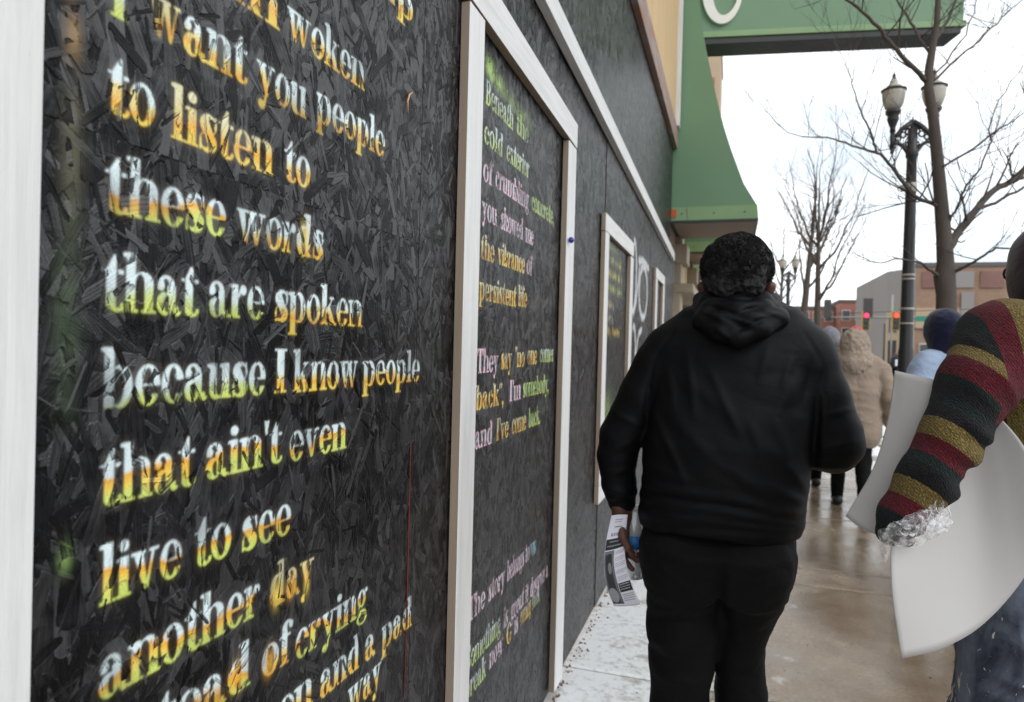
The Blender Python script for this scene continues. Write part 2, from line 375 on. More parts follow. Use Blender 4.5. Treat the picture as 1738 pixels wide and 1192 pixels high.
GL = {
 'a': (.80, [(1, _e(.32, .72, .27, .29, .62)), (-1, _e(.30, .68, .12, .26, .5)), (1, _e(.16, .74, .11, .13)), (1, _r(.36, .12, .60, .74)), (1, _e(.29, .28, .26, .30)), (-1, _e(.36, .27, .11, .22)), (1, _r(.40, .1, .60, .7)), (1, _e(.68, .10, .13, .12)), (-1, _r(.72, .09, .9, .3))]),
 'b': (.86, _stem(.08, 0, 1.45, sb=0)+[(1, _e(.50, .5, .32, .52, x0=.3)), (-1, _e(.40, .5, .19, .44, x0=.33))]),
 'c': (.72, _bowl(.38, .5, .35, .52)+[(-1, _r(.42, .22, .9, .60)), (1, _e(.57, .72, .12, .13))]),
 'd': (.88, _stem(.50, 0, 1.45)+[(1, _e(.38, .5, .34, .52, x1=.55)), (-1, _e(.46, .5, .18, .44, x1=.5)), (1, _r(.50, 0, .75, 1))]),
 'e': (.76, _bowl(.39, .5, .36, .52)+[(-1, _r(.42, .26, .9, .47)), (1, _r(.2, .47, .73, .54))]),
 'f': (.56, _stem(.12, 0, 1.2, st=0)+[(1, _e(.37, 1.18, .25, .28, 1.15)), (-1, _e(.42, 1.14, .07, .22, 1.1)), (1, _e(.54, 1.28, .1, .11)), (1, _r(.0, .92, .52, .99))]),
 'g': (.76, _bowl(.34, .66, .27, .36, .17)+[(1, _e(.64, .93, .09, .09)), (1, _r(.14, .12, .28, .36)), (1, _e(.37, -.10, .36, .30)), (-1, _e(.37, -.16, .22, .17)), (1, _q((.08, .02), (.2, .02), (.3, .3), (.18, .34)))]),
 'h': (.92, _stem(.08, 0, 1.45)+_arch(.33)),
 'i': (.44, _stem(.10, 0, 1.0)+[(1, _e(.22, 1.27, .14, .145))]),
 'k': (.90, _stem(.08, 0, 1.45)+[(1, _q((.33, .38), (.33, .48), (.62, .96), (.70, .96))), (1, _q((.36, .58), (.48, .72), (.86, 0), (.58, 0))), (1, _r(.50, .925, .84, 1.0)), (1, _r(.50, 0, .92, .075))]),
 'l': (.44, _stem(.10, 0, 1.45)),
 'm': (1.36, _stem(.08, 0, 1.0)+_arch(.33)+_arch(.82)),
 'n': (.92, _stem(.08, 0, 1.0)+_arch(.33)),
 'o': (.78, _bowl(.39, .5, .37, .52)),
 'p': (.88, _stem(.08, -.42, 1.0)+[(1, _e(.50, .5, .33, .52, x0=.3)), (-1, _e(.41, .5, .19, .44, x0=.33))]),
 'r': (.68, _stem(.08, 0, 1.0)+[(1, _e(.53, .84, .13, .15)), (1, _q((.30, .62), (.38, .62), (.56, .98), (.46, .98)))]),
 's': (.66, [(1, _e(.33, .74, .29, .29)), (-1, _e(.42, .72, .15, .20, .50)), (1, _e(.33, .26, .30, .29)), (-1, _e(.22, .28, .15, .20, y1=.5)), (1, _q((.05, .76), (.30, .92), (.62, .26), (.38, .08))), (1, _r(.535, .66, .60, 1.0)), (1, _r(.04, 0, .105, .34))]),
 't': (.56, [(1, _r(.12, .16, .37, 1.0)), (1, _q((.12, 1.0), (.37, 1.0), (.37, 1.34), (.30, 1.34))), (1, _e(.36, .16, .24, .18, y1=.2)), (-1, _e(.43, .19, .07, .11)), (1, _r(.0, .92, .10, .99)), (1, _r(.42, .89, .56, .99))]),
 'u': (.92, _stem(.08, .22, 1.0, sb=0)+_stem(.55, 0, 1.0)+[(1, _e(.32, .26, .24, .28, y1=.3)), (-1, _e(.44, .30, .11, .235))]),
 'v': (.84, [(1, _q((.05, 1), (.33, 1), (.50, 0), (.38, 0))), (1, _q((.62, 1), (.70, 1), (.50, 0), (.42, 0))), (1, _r(-.02, .925, .42, 1)), (1, _r(.52, .925, .82, 1))]),
 'w': (1.22, [(1, _q((.04, 1), (.30, 1), (.44, 0), (.33, 0))), (1, _q((.54, 1), (.62, 1), (.44, 0), (.37, 0))), (1, _q((.48, 1), (.73, 1), (.87, 0), (.76, 0))), (1, _q((1.02, 1), (1.09, 1), (.87, 0), (.80, 0))), (1, _r(-.02, .925, .8, 1)), (1, _r(.92, .925, 1.2, 1))]),
 'x': (.86, [(1, _q((.05, 1), (.35, 1), (.80, 0), (.50, 0))), (1, _q((.62, 1), (.70, 1), (.22, 0), (.14, 0))), (1, _r(.0, .925, .44, 1)), (1, _r(.52, .925, .82, 1)), (1, _r(.02, 0, .34, .075)), (1, _r(.42, 0, .86, .075))]),
 'y': (.84, [(1, _q((.05, 1), (.33, 1), (.54, .06), (.42, 0))), (1, _q((.62, 1), (.70, 1), (.40, -.28), (.30, -.28))), (1, _r(-.02, .925, .42, 1)), (1, _r(.52, .925, .82, 1)), (1, _e(.24, -.28, .16, .14)), ]),
 'I': (.52, [(1, _r(.12, 0, .40, 1.42)), (1, _r(.02, 0, .50, .08)), (1, _r(.02, 1.34, .50, 1.42))]),
 'B': (.98, [(1, _r(.10, 0, .36, 1.42)), (1, _e(.50, 1.07, .34, .35, x0=.3)), (-1, _e(.42, 1.07, .18, .275, x0=.36)), (1, _e(.52, .38, .38, .38, x0=.3)), (-1, _e(.44, .38, .20, .305, x0=.36)), (1, _r(.0, 0, .45, .075)), (1, _r(.0, 1.345, .45, 1.42))]),
 'T': (.96, [(1, _r(.34, 0, .62, 1.42)), (1, _r(.0, 1.33, .96, 1.42)), (1, _q((0, 1.42), (.03, .98), (.08, .98), (.22, 1.42))), (1, _q((.96, 1.42), (.93, .98), (.88, .98), (.74, 1.42))), (1, _r(.22, 0, .74, .08))]),
 'S': (.86, [(1, _e(.42, 1.05, .36, .39)), (-1, _e(.54, 1.04, .23, .31, .75)), (1, _e(.42, .37, .38, .39)), (-1, _e(.28, .38, .22, .31, y1=.68)), (1, _q((.10, .95), (.34, 1.2), (.78, .42), (.52, .2))), (1, _r(.68, .95, .75, 1.4)), (1, _r(.06, .02, .12, .45))]),
 'G': (1.04, _bowl(.50, .71, .46, .73, .27)+[(-1, _r(.60, .62, 1.1, 1.0)), (1, _r(.62, .05, .88, .62)), (1, _r(.52, .56, .98, .63))]),
 "'": (.26, [(1, _q((.05, 1.42), (.25, 1.42), (.18, .98), (.10, .98)))]),
 ',': (.30, [(1, _e(.15, .11, .12, .12)), (1, _q((.12, .05), (.27, .1), (.16, -.26), (.10, -.26)))]),
 '.': (.30, [(1, _e(.15, .12, .125, .125))]),
 '"': (.44, [(1, _e(.12, 1.30, .10, .10)), (1, _q((.04, 1.3), (.2, 1.3), (.08, 1.02), (.04, 1.02))), (1, _e(.34, 1.30, .10, .10)), (1, _q((.26, 1.3), (.42, 1.3), (.30, 1.02), (.26, 1.02)))]),
 ' ': (.34, []),
}
class Paint:
    """a sprayed area of wall: y0..y1 along the street, z0..z1 high"""
    def __init__(s, y0, y1, z0, z1, ppm):
        s.y0, s.z0, s.y1, s.z1, s.k = y0, z0, y1, z1, ppm
        s.w, s.h = int((y1-y0)*ppm), int((z1-z0)*ppm)
        s.m = np.zeros((s.h, s.w), np.float32); s.c = np.zeros((s.h, s.w, 3), np.float32); s.a = np.zeros((s.h, s.w), np.float32)
        r = np.random.default_rng(5)
        s.n1 = gauss(r.normal(0, 1, s.m.shape), .022*ppm); s.n1 /= s.n1.std()
        s.n2 = gauss(r.normal(0, 1, s.m.shape), .009*ppm); s.n2 /= s.n2.std()
    def text(s, txt, ya, yb, z, xh, cols, bright=1.0):
        tot = sum(GL[c][0] for c in txt); sc = (yb-ya)/tot; p = ya
        for c in txt:
            wd, g = GL[c]
            i0, i1 = int((p-.12*sc-s.y0)*s.k), int((p+(wd+.15)*sc-s.y0)*s.k)+1
            j0, j1 = int((z-.5*xh-s.z0)*s.k), int((z+1.55*xh-s.z0)*s.k)+1
            i0, i1, j0, j1 = max(i0, 0), min(i1, s.w), max(j0, 0), min(j1, s.h)
            if g and i1 > i0 and j1 > j0:
                X = ((np.arange(i0, i1)/s.k+s.y0-p)/sc)[None]; Y = ((np.arange(j0, j1)/s.k+s.z0-z)/xh)[:, None]
                m = np.zeros((j1-j0, i1-i0), bool)
                for sg, fn in g:
                    q = fn(X, Y); m = (m | q) if sg > 0 else (m & ~q)
                t = np.clip(1-Y/1.1+0*X+.10*s.n1[j0:j1, i0:i1]+.05*s.n2[j0:j1, i0:i1], 0, 1)
                C = np.stack([np.interp(t, [v[0] for v in cols], [v[1][q] for v in cols]) for q in range(3)], -1)
                lit = np.clip(bright*(.86+.16*s.n1[j0:j1, i0:i1]), .35, 1)
                sub = s.m[j0:j1, i0:i1]; s.m[j0:j1, i0:i1] = np.maximum(sub, m*lit)
                box = s.a[j0:j1, i0:i1] < 1
                s.c[j0:j1, i0:i1][box] = C[box]; s.a[j0:j1, i0:i1] = np.where(m | (s.a[j0:j1, i0:i1] > 0), 1, .5)
            p += wd*sc
        a, b = int((ya-.02-s.y0)*s.k), int((yb+.02-s.y0)*s.k)
    def blob(s, y, z, ry, rz, col, amt=.7):
        Y = (np.arange(s.w)/s.k+s.y0)[None]; Z = (np.arange(s.h)/s.k+s.z0)[:, None]
        q = np.exp(-(((Y-y)/ry)**2+((Z-z)/rz)**2)*1.6)*amt*(1+.2*s.n2)
        q = np.clip(q, 0, 1); s.blobs = getattr(s, 'blobs', []); s.blobs.append((q, col))
    def stroke(s, pts, r, col, amt=.9):
        Y = (np.arange(s.w)/s.k+s.y0)[None]; Z = (np.arange(s.h)/s.k+s.z0)[:, None]
        q = np.zeros(s.m.shape)
        for (a, b), (c, d) in zip(pts[:-1], pts[1:]):
            L = (c-a)**2+(d-b)**2+1e-9; t = np.clip(((Y-a)*(c-a)+(Z-b)*(d-b))/L, 0, 1)
            q = np.maximum(q, np.clip(1.4-np.sqrt((Y-a-t*(c-a))**2+(Z-b-t*(d-b))**2)/r, 0, 1))
        s.blobs = getattr(s, 'blobs', []); s.blobs.append((q*amt, col))
    def image(s, name, soft=.0013, haze=.09):
        cm = (s.a > 0).astype(float)
        k = .012*s.k; den = gauss(cm, k)+1e-4
        C = s.c.copy()
        for q in range(3):
            f = gauss(s.c[..., q]*cm, k)/den; C[..., q] = np.where(cm > 0, s.c[..., q], f)
        m = gauss(s.m, soft*s.k); hz = np.clip(gauss(s.m, .006*s.k), 0, 1)
        A = np.clip(np.maximum(m*1.08, hz*haze*2.0), 0, 1)
        orange = np.array((.75, .36, .03))
        wz = np.clip((hz*haze*2-m)/(A+1e-3), 0, 1)[..., None]; C = C*(1-wz*.6)+orange*wz*.6
        for q, col in getattr(s, 'blobs', []):
            q = np.clip(q, 0, 1); n = q+A*(1-q)+1e-6
            C = (np.array(col)*q[..., None]+C*(A*(1-q))[..., None])/n[..., None]; A = n
        im = np.zeros((s.h, s.w, 4), np.float32); im[..., :3] = np.clip(C, 0, 1)**(1/2.2); im[..., 3] = np.clip(A, 0, 1)
        im[0] = im[-1] = 0; im[:, 0] = im[:, -1] = 0
        return make_image(name, im)
WHT, ORG, YEL, GRN, YGR, PNK, BLU = (.76, .88, .90), (.88, .46, .05), (.88, .66, .12), (.54, .74, .20), (.66, .76, .18), (.90, .62, .76), (.42, .72, .88)
c_wo = [(0, WHT), (.45, WHT), (.60, (.85, .72, .30)), (.85, ORG), (1, YEL)]
c_wg = [(0, WHT), (.5, WHT), (.72, (.62, .74, .36)), (.9, YGR)]
c_wog = [(0, WHT), (.36, WHT), (.50, ORG), (.68, YEL), (.86, YGR)]
c_o = [(0, (.82, .78, .5)), (.3, (.84, .70, .30)), (.65, ORG), (1, YEL)]
c_g = [(0, GRN), (.5, (.5, .68, .3)), (1, YGR)]
c_gw = [(0, WHT), (.3, (.6, .7, .5)), (1, GRN)]
c_pk = [(0, PNK), (.5, (.74, .66, .74)), (1, PNK)]
P1 = Paint(.50, 1.56, .50, 2.30, 1050)
def TW(P, txt, x0, x1, b0, b1, xh, cols):
    """a word whose ends and baseline were read off the photo: ends x0, x1; baseline through b0, b1"""
    k = (b1[1]-b0[1])/(b1[0]-b0[0]); A_, B_ = on_wall(x0, b0[1]+k*(x0-b0[0])), on_wall(x1, b0[1]+k*(x1-b0[0]))
    P.text(txt, float(A_[1]), float(B_[1]), float(on_wall(*b0)[2]+on_wall(*b1)[2])/2, xh, cols)
X = .050
for w in (('up', 640, 702, (655, 6), (695, 28), c_wo), ("I'm", 330, 471, (428, 23), (468, 48), c_o), ('woken', 487, 618, (511, 80), (611, 151), c_wo),
  ('I', 186, 216, (190, 28), (212, 38), c_wg), ('w', 252, 306, (302, 83), (413, 143), c_o), ('ant', 309, 418, (302, 83), (413, 143), c_wo), ('you', 435, 521, (448, 166), (518, 201), c_wo), ('people', 536, 653, (543, 215), (649, 262), c_wo),
  ('to', 181, 263, (194, 196), (247, 216), c_wo), ('listen', 289, 463, (299, 239), (455, 297), c_o), ('to', 482, 526, (491, 307), (513, 320), c_wo),
  ('these', 176, 383, (194, 365), (375, 402), c_wog), ('words', 401, 549, (428, 418), (538, 440), c_wo),
  ('that', 171, 335, (191, 531), (327, 537), c_wg), ('are', 352, 448, (355, 540), (445, 542), c_wg), ('spoken', 465, 614, (478, 547), (606, 555), c_wo),
  ('because', 170, 450, (180, 697), (443, 669), c_wg), ('I', 464, 486, (464, 668), (486, 667), c_wo), ('know', 497, 607, (509, 664), (594, 660), c_wo), ('people', 615, 712, (626, 656), (705, 648), c_wo),
  ('that', 167, 329, (180, 860), (321, 826), c_wog), ("ain't", 347, 477, (361, 813), (469, 787), c_wog), ('even', 490, 587, (501, 782), (581, 764), c_wog),
  ('live', 167, 308, (175, 1028), (297, 981), c_wog), ('to', 329, 392, (342, 962), (379, 947), c_wog), ('see', 409, 494, (422, 934), (488, 907), c_wog),
  ('another', 165, 440, (180, 1186), (427, 1050), c_wog), ('day', 456, 532, (467, 1028), (520, 1002), c_o),
  ('of', 443, 493, (456, 1146), (480, 1132), c_wo), ('crying', 500, 623, (512, 1112), (594, 1062), c_wog),
  ('and', 542, 610, (551, 1182), (602, 1140), c_wo), ('a', 618, 637, (620, 1124), (636, 1112), c_wo), ('pad', 647, 699, (657, 1098), (692, 1066), c_wo), ('way', 590, 646, (610, 1196), (626, 1182), c_wo)):
    TW(P1, w[0], w[1], w[2], w[3], w[4], X, w[5])
T = P1.text; T('instead', .575, float(on_wall(426, 1160)[1]), .962, .050, c_wog); T('pen', .91, float(on_wall(530, 1188)[1]), .848, .050, c_wo)
B = P1.blob
B(float(on_wall(517, 405)[1]), 1.676, .016, .030, YEL, .75); wl = lambda x, y: on_wall(x, y)[1:]
for (x, y, r1, r2, c_) in ((470, 1010, .015, .026, YEL), (492, 1000, .011, .022, ORG), (402, 1150, .016, .026, ORG), (457, 1125, .016, .026, ORG), (520, 990, .010, .026, YEL)):
    q = wl(x, y); B(float(q[0]), float(q[1]), r1, r2, c_, .85)
B(.567, 1.83, .012, .035, (.62, .36, .10), .42); B(.570, 1.70, .016, .10, (.30, .28, .18), .40); B(.572, 1.25, .010, .020, (.35, .55, .16), .55); B(.567, 1.52, .02, .12, (.20, .30, .16), .25); B(.57, 1.03, .012, .02, (.3, .4, .5), .3)
P1I = P1.image('stencil_paint_near')
P2 = Paint(1.80, 2.80, .42, 2.36, 1150); T = P2.text
T('Beneath', 1.868, 2.130, 2.205, .050, c_gw); T('the', 2.165, 2.308, 2.211, .050, c_g)
T('cold', 1.862, 2.035, 2.090, .050, c_gw); T('exterior', 2.070, 2.325, 2.094, .050, c_gw)
T('of', 1.862, 1.945, 1.980, .050, c_pk); T('crumbling', 1.970, 2.330, 1.985, .050, c_pk); T('concrete,', 2.365, 2.690, 1.994, .050, c_g)
T('you', 1.860, 1.995, 1.868, .050, c_pk); T('showed', 2.030, 2.270, 1.868, .050, c_pk); T('me', 2.300, 2.401, 1.868, .050, c_pk)
T('the', 1.858, 1.980, 1.753, .050, c_o); T('vibrance', 2.010, 2.300, 1.755, .050, c_o); T('of', 2.325, 2.396, 1.758, .050, c_pk)
T('persistent', 1.856, 2.210, 1.633, .050, c_o); T('life', 2.235, 2.339, 1.638, .050, c_o)
T('They', 1.852, 2.040, 1.418, .050, c_pk); T('say', 2.070, 2.180, 1.424, .050, c_o); T('"no', 2.215, 2.330, 1.428, .050, c_o); T('one', 2.365, 2.490, 1.434, .050, c_o); T('comes', 2.530, 2.752, 1.440, .050, c_gw)
T('back",', 1.850, 2.105, 1.310, .050, c_o); T("I'm", 2.165, 2.290, 1.314, .050, c_pk); T('somebody,', 2.320, 2.675, 1.318, .050, c_g)
T('and', 1.850, 2.005, 1.196, .050, c_pk); T("I've", 2.040, 2.165, 1.198, .050, c_o); T('come', 2.200, 2.370, 1.200, .050, c_o); T('back.', 2.400, 2.560, 1.201, .050, c_g)
T('The', 1.832, 1.975, .697, .050, c_pk); T('story', 2.005, 2.165, .699, .050, c_pk); T('belongs', 2.190, 2.390, .701, .050, c_pk); T('to', 2.405, 2.460, .702, .050, c_pk); T('you', 2.470, 2.545, .703, .050, [(0, BLU), (1, (.3, .5, .6))])
T('Something', 1.828, 2.135, .556, .050, c_gw); T('is', 2.165, 2.215, .553, .050, c_pk); T('great', 2.245, 2.400, .550, .050, c_pk); T('it', 2.420, 2.460, .548, .050, c_pk); T('deserves', 2.485, 2.705, .546, .050, c_pk); T('a', 2.725, 2.755, .544, .050, c_pk)
T('break', 1.826, 2.000, .470, .050, c_gw); T('now', 2.030, 2.165, .476, .050, c_pk); T('G', 2.200, 2.260, .480, .050, c_o); T('is', 2.290, 2.335, .483, .050, c_pk); T('coming', 2.360, 2.500, .486, .050, c_o); T('back', 2.515, 2.620, .490, .050, [(0, BLU), (1, YGR)])
B = P2.blob
B(1.90, 2.315, .045, .035, (.5, .75, .2), .9); B(1.99, 2.30, .07, .03, (.45, .65, .2), .65); B(2.12, 2.29, .09, .03, (.35, .5, .15), .4); B(2.26, 2.29, .10, .03, (.3, .42, .12), .35)
P2I = P2.image('stencil_paint_framed')
P3 = Paint(3.80, 6.60, .70, 2.35, 420)
B = P3.blob; rr = random.Random(4)
for row, (zr, ye, cc) in enumerate([(2.03, 4.50, (.42, .50, .16)), (1.945, 4.52, YGR), (1.86, 4.5, GRN), (1.76, 4.25, WHT), (1.68, 4.2, (.5, .55, .4)), (1.60, 4.45, YEL)]):
    y = 3.86
    while y < ye:
        wd = rr.uniform(.012, .03)
        if rr.random() < .84: B(y, zr+rr.uniform(-.004, .004), wd*.6, .030, cc if rr.random() < .75 else YEL, rr.uniform(.45, .95))
        y += wd*1.55
B(4.1, 2.10, .25, .03, (.35, .42, .15), .5); B(4.05, 1.10, .22, .16, (.25, .40, .08), .55); B(3.95, 1.02, .12, .05, (.45, .6, .1), .5); B(3.95, .86, .08, .04, PNK, .6)
GRW = (.66, .68, .70)
def ring(cy, cz, ry, rz, a0=0, a1=360, n=20): return [(cy+ry*cos(radians(a0+(a1-a0)*i/n)), cz+rz*sin(radians(a0+(a1-a0)*i/n))) for i in range(n+1)]
GRW = (.80, .82, .84)
P3.stroke(ring(5.08, 2.04, .15, .26, 100, -210), .030, GRW); P3.stroke(ring(5.68, 1.97, .27, .21), .032, GRW); P3.stroke([(5.35, 2.19), (5.62, 2.22), (6.0, 2.20)], .030, GRW)
P3.stroke([(5.42, 2.18), (5.34, 2.02), (5.24, 1.86), (5.10, 1.76)], .026, GRW); P3.stroke(ring(5.16, 1.48, .12, .19, 110, -120), .028, GRW); P3.stroke([(5.30, 1.44), (5.45, 1.62), (5.62, 1.66)], .028, GRW)
P3I = P3.image('spray_graffiti')

def osb_material(rawedge=False):
    m = NT('black_painted_strand_board')
    uv = m.add('ShaderNodeUVMap').outputs[0]
    it = m.add('ShaderNodeTexImage', image=OSB_IMG); m.lk(uv, it.inputs[0])
    sep = m.add('ShaderNodeSeparateColor'); m.lk(it.outputs[0], sep.inputs[0])
    pos = m.coord(kind='World')
    big = m.noise(pos, 2.2, 3)
    col = m.ramp(sep.outputs[0], [(0, (.0015, .0015, .0016)), (.38, (.0050, .0050, .0056)), (.70, (.016, .016, .018)), (1, (.052, .053, .059))])
    col = m.mix(m.ramp(big, [(.35, 0), (.7, 1)]), col, m.mix(.35, col, (.05, .05, .055)))
    stk = m.noise(m.coord(kind='World', scale=(1, 9, 20)), 1.0, 4, .65, .2)
    col = m.mix(m.ramp(stk, [(.48, 0), (.60, .5), (.72, .9)]), col, m.mix(.5, col, (.034, .035, .040)))
    grain = m.noise(m.coord(kind='World', scale=(1, 1, .12)), 260, 4, .7)
    col = m.mix(m.ramp(grain, [(.36, .75), (.5, 0)]), col, (.002, .002, .002))
    specks = m.ramp(m.noise(pos, 190, 2, .5), [(.73, 0), (.76, 1)])
    col = m.mix(m.math('MULTIPLY', specks, .25), col, (.35, .27, .18))
    wear = m.ramp(sep.outputs[2], [(.24, .45), (.38, 1), (1, 1)])
    fine = m.ramp(m.noise(pos, 420, 3, .7), [(.32, .65), (.46, 1)])
    wear = m.math('MULTIPLY', wear, fine)
    xyz = m.add('ShaderNodeSeparateXYZ'); m.lk(pos, xyz.inputs[0])
    for P, im in ((P1, P1I), (P2, P2I), (P3, P3I)):
        u = m.math('DIVIDE', m.math('SUBTRACT', xyz.outputs[1], P.y0), P.y1-P.y0)
        v = m.math('DIVIDE', m.math('SUBTRACT', xyz.outputs[2], P.z0), P.z1-P.z0)
        cx = m.add('ShaderNodeCombineXYZ'); m.lk(u, cx.inputs[0]); m.lk(v, cx.inputs[1])
        t = m.add('ShaderNodeTexImage', image=im, extension='CLIP'); m.lk(cx.outputs[0], t.inputs[0])
        col = m.mix(m.math('MULTIPLY', t.outputs[1], wear), col, t.outputs[0])
    rough = m.ramp(sep.outputs[0], [(0, .24), (1, .50)])
    nr = m.bump(sep.outputs[1], .0048)
    col = m.mix(m.ramp(sep.outputs[2], [(.22, .85), (.46, 0)]), col, (.003, .003, .003))  # crevices between strands darkened: their shade is put into the colour
    nr = m.bump(m.noise(m.coord(kind='World', scale=(1, 1, .18)), 700, 3), .0005, .6, nr)
    return m.out(col, rough, nr, Specular_IOR_Level=m.ramp(m.math('ADD', m.math('MULTIPLY', stk, .55), m.math('MULTIPLY', sep.outputs[0], .52)), [(.38, .10), (.50, .34), (.64, .72)]))
M_OSB = osb_material()
def wood_white(name, sc, col=(.74, .74, .73)):
    m = NT(name); v = m.coord(sc, kind='World')
    n = m.noise(v, 9, 6, .65, .6); n2 = m.noise(v, 60, 3)
    c = m.mix(m.ramp(n, [(.42, 0), (.72, 1)]), col, tuple(x*.80 for x in col))
    k = m.noise(m.coord(kind='World'), 75, 3)
    c = m.mix(m.ramp(k, [(.72, 0), (.76, .6)]), c, (.35, .26, .18))
    return m.out(c, .55, m.bump(m.math('ADD', n, m.math('MULTIPLY', n2, .35)), .0022))
M_TRIM_V = wood_white('white_painted_board_upright', (3.5, 3.5, .22))
M_TRIM_H = wood_white('white_painted_board_level', (6, .35, 6))
M_RAW = simple('raw_pine_edge', (.32, .25, .19), .7, .3, 3, .0006, stretch=(8, 8, .6))
M_PLY = simple('weathered_plywood', (.60, .42, .22), .7, .16, 2.5, .001, stretch=(2, 2, .4))
m = NT('rust_stained_sill'); v = m.coord((1, .5, 3), kind='World'); n = m.noise(v, 3, 6, .65, .8); n2 = m.noise(v, 11, 5, .7)
M_RUST = m.out(m.mix(m.ramp(n2, [(.4, 0), (.62, 1)]), m.ramp(n, [(.35, (.34, .16, .10)), (.5, (.30, .25, .24)), (.68, (.42, .38, .36))]), (.30, .17, .12)), .7, m.bump(n2, .004))
M_BRICK_DK = simple('old_brown_brick', (.28, .18, .13), .85, .3, 4, .004)

M_EDGE = simple('painted_sheet_edge', (.035, .015, .012), .7)
# ------------------------------------------------------------------ the boarded storefront
store = thing('boarded_storefront', 'storefront boarded up with black strand board carrying stencilled verse and white trim', 'storefront', (0, 4, 0))
def sheet(y0, y1, z0, z1, k, x=0.0, tilt=0.0):
    """one 12 mm strand-board sheet; its printed strands come from its own cut of the board"""
    j = [random.uniform(-.002, .002) for _ in range(4)]
    m = MB(); m.box(-.012, 0, y0, y1, z0, z1)
    V = np.array(m.v); V[:, 0] += x+np.where(V[:, 1] > (y0+y1)/2, tilt, 0)
    fl = (-1 if k % 2 else 1)
    uv = np.stack([(V[:, 1]-y0)*fl/1.22+k*.37+.003, (V[:, 2])/2.44+k*.29], 1)
    o = mk('osb_sheet', V, m.f, [M_OSB, M_EDGE], store, uv=uv, fmat=[1, 1, 1, 1, 1, 0])
    return o
seams = [-.95, .22, 1.4505, 2.692, 3.840, 5.078, 6.094, 7.33, 8.62]
for k in range(len(seams)-1):
    sheet(seams[k]+.0015, seams[k+1]-.0015, .03, 2.74, k, x=[0, 0, 0, -.003, .001, -.002, 0, -.001][k])
for k in range(len(seams)-1):
    if k < 2: continue
    y1 = min(seams[k+1]-.0015, 8.02)
    sheet(seams[k]+.0015, y1, 2.743, 3.80, k+9, x=.001)
boxo('backing_wall', -.30, -.016, -2, 8.9, 0, 9.0, M_BRICK_DK, store)
# level rail, sagging a little as it runs up the street
m = MB(); a0, a1, b0, b1 = 2.725, 2.818, 2.545, 2.642
zz = lambda Y, lo: np.interp(Y, [2.43, 8.15], [a0, b0] if lo else [a1, b1])
for (ya, yb) in ((-.9, 1.9), (1.903, 4.9), (4.903, 8.20)):
    mm = MB(); P = []
    for Y in (ya, yb):
        lo = a0-(b0-a0)/5.72*0+ (b0-a0)/5.72*(Y-2.43); hi = a1+(b1-a1)/5.72*(Y-2.43)
        P.append([(.003, Y, lo), (.040, Y, lo), (.040, Y, hi), (.003, Y, hi)])
    mm.raw(P[0]+P[1], [(0, 1, 2, 3), (7, 6, 5, 4), (0, 4, 5, 1), (1, 5, 6, 2), (2, 6, 7, 3), (3, 7, 4, 0)])
    mm.build('trim_rail', M_TRIM_H, store, bev=.002)
def wy(px, py, X): return float(on_wall(px, py, X)[1])
def frame_board(nm, y0, y1, z0, z1, par, x=.028, level=False, lean=0.0):
    m = MB(); m.box(.002, x, y0, y1, z0, z1); V = np.array(m.v); V[:, 1] += np.where(V[:, 2] > (z0+z1)/2, lean, 0)
    o = mk(nm, V, m.f, [M_TRIM_H if level else M_TRIM_V, M_RAW], par, fmat=[1, 1, 1, 1, 1, 0])
    b = o.modifiers.new('b', 'BEVEL'); b.width = .0015; b.segments = 1
    return o
def sub_empty(nm, par):
    o = bpy.data.objects.new(nm, None); COL.objects.link(o); o.parent = par; o.empty_display_size = .1; return o
fr = sub_empty('door_frame', store)
frame_board('upright', 1.672, 1.784, .10, 2.398, fr, lean=-.010)
frame_board('upright', 2.80, 2.945, .04, 2.372, fr, lean=.004)
m = MB(); m.prism([(.002, 1.655, 2.405), (.002, 2.952, 2.376), (.002, 2.952, 2.480), (.002, 1.655, 2.525)], (.028, 0, 0))
o = m.build('head_board', [M_TRIM_H, M_RAW], fr, bev=.0015)
o.data.polygons.foreach_set('material_index', np.array([1, 0, 1, 1, 0, 1], dtype=np.int32))
m = MB(); m.lathe((0, 0, 0), [(.004, 0), (.012, .004), (.014, .012), (.010, .020), (.003, .024)], 12)
V = np.array(m.v); V = np.stack([V[:, 2]+.030, V[:, 0]+2.83, V[:, 1]+1.955], 1)
M_BLUE = simple('blue_glass_knob', (.02, .03, .30), .2, .1)
mk('blue_knob', V, m.f, M_BLUE, fr, True)
f2 = sub_empty('window_frame', store)
frame_board('upright', 3.720, 3.840, .74, 2.145, f2); frame_board('upright', 4.710, 4.840, .74, 2.14, f2)
frame_board('head_board', 3.717, 4.843, 2.147, 2.245, f2, level=True); frame_board('sill_board', 3.717, 4.843, .64, .738, f2, level=True)
f3 = sub_empty('window_frame', store)
frame_board('upright', 6.350, 6.500, .74, 2.16, f3); frame_board('upright', 7.050, 7.200, .74, 2.16, f3)
frame_board('head_board', 6.348, 7.202, 2.162, 2.255, f3, level=True); frame_board('sill_board', 6.348, 7.202, .64, .738, f3, level=True)
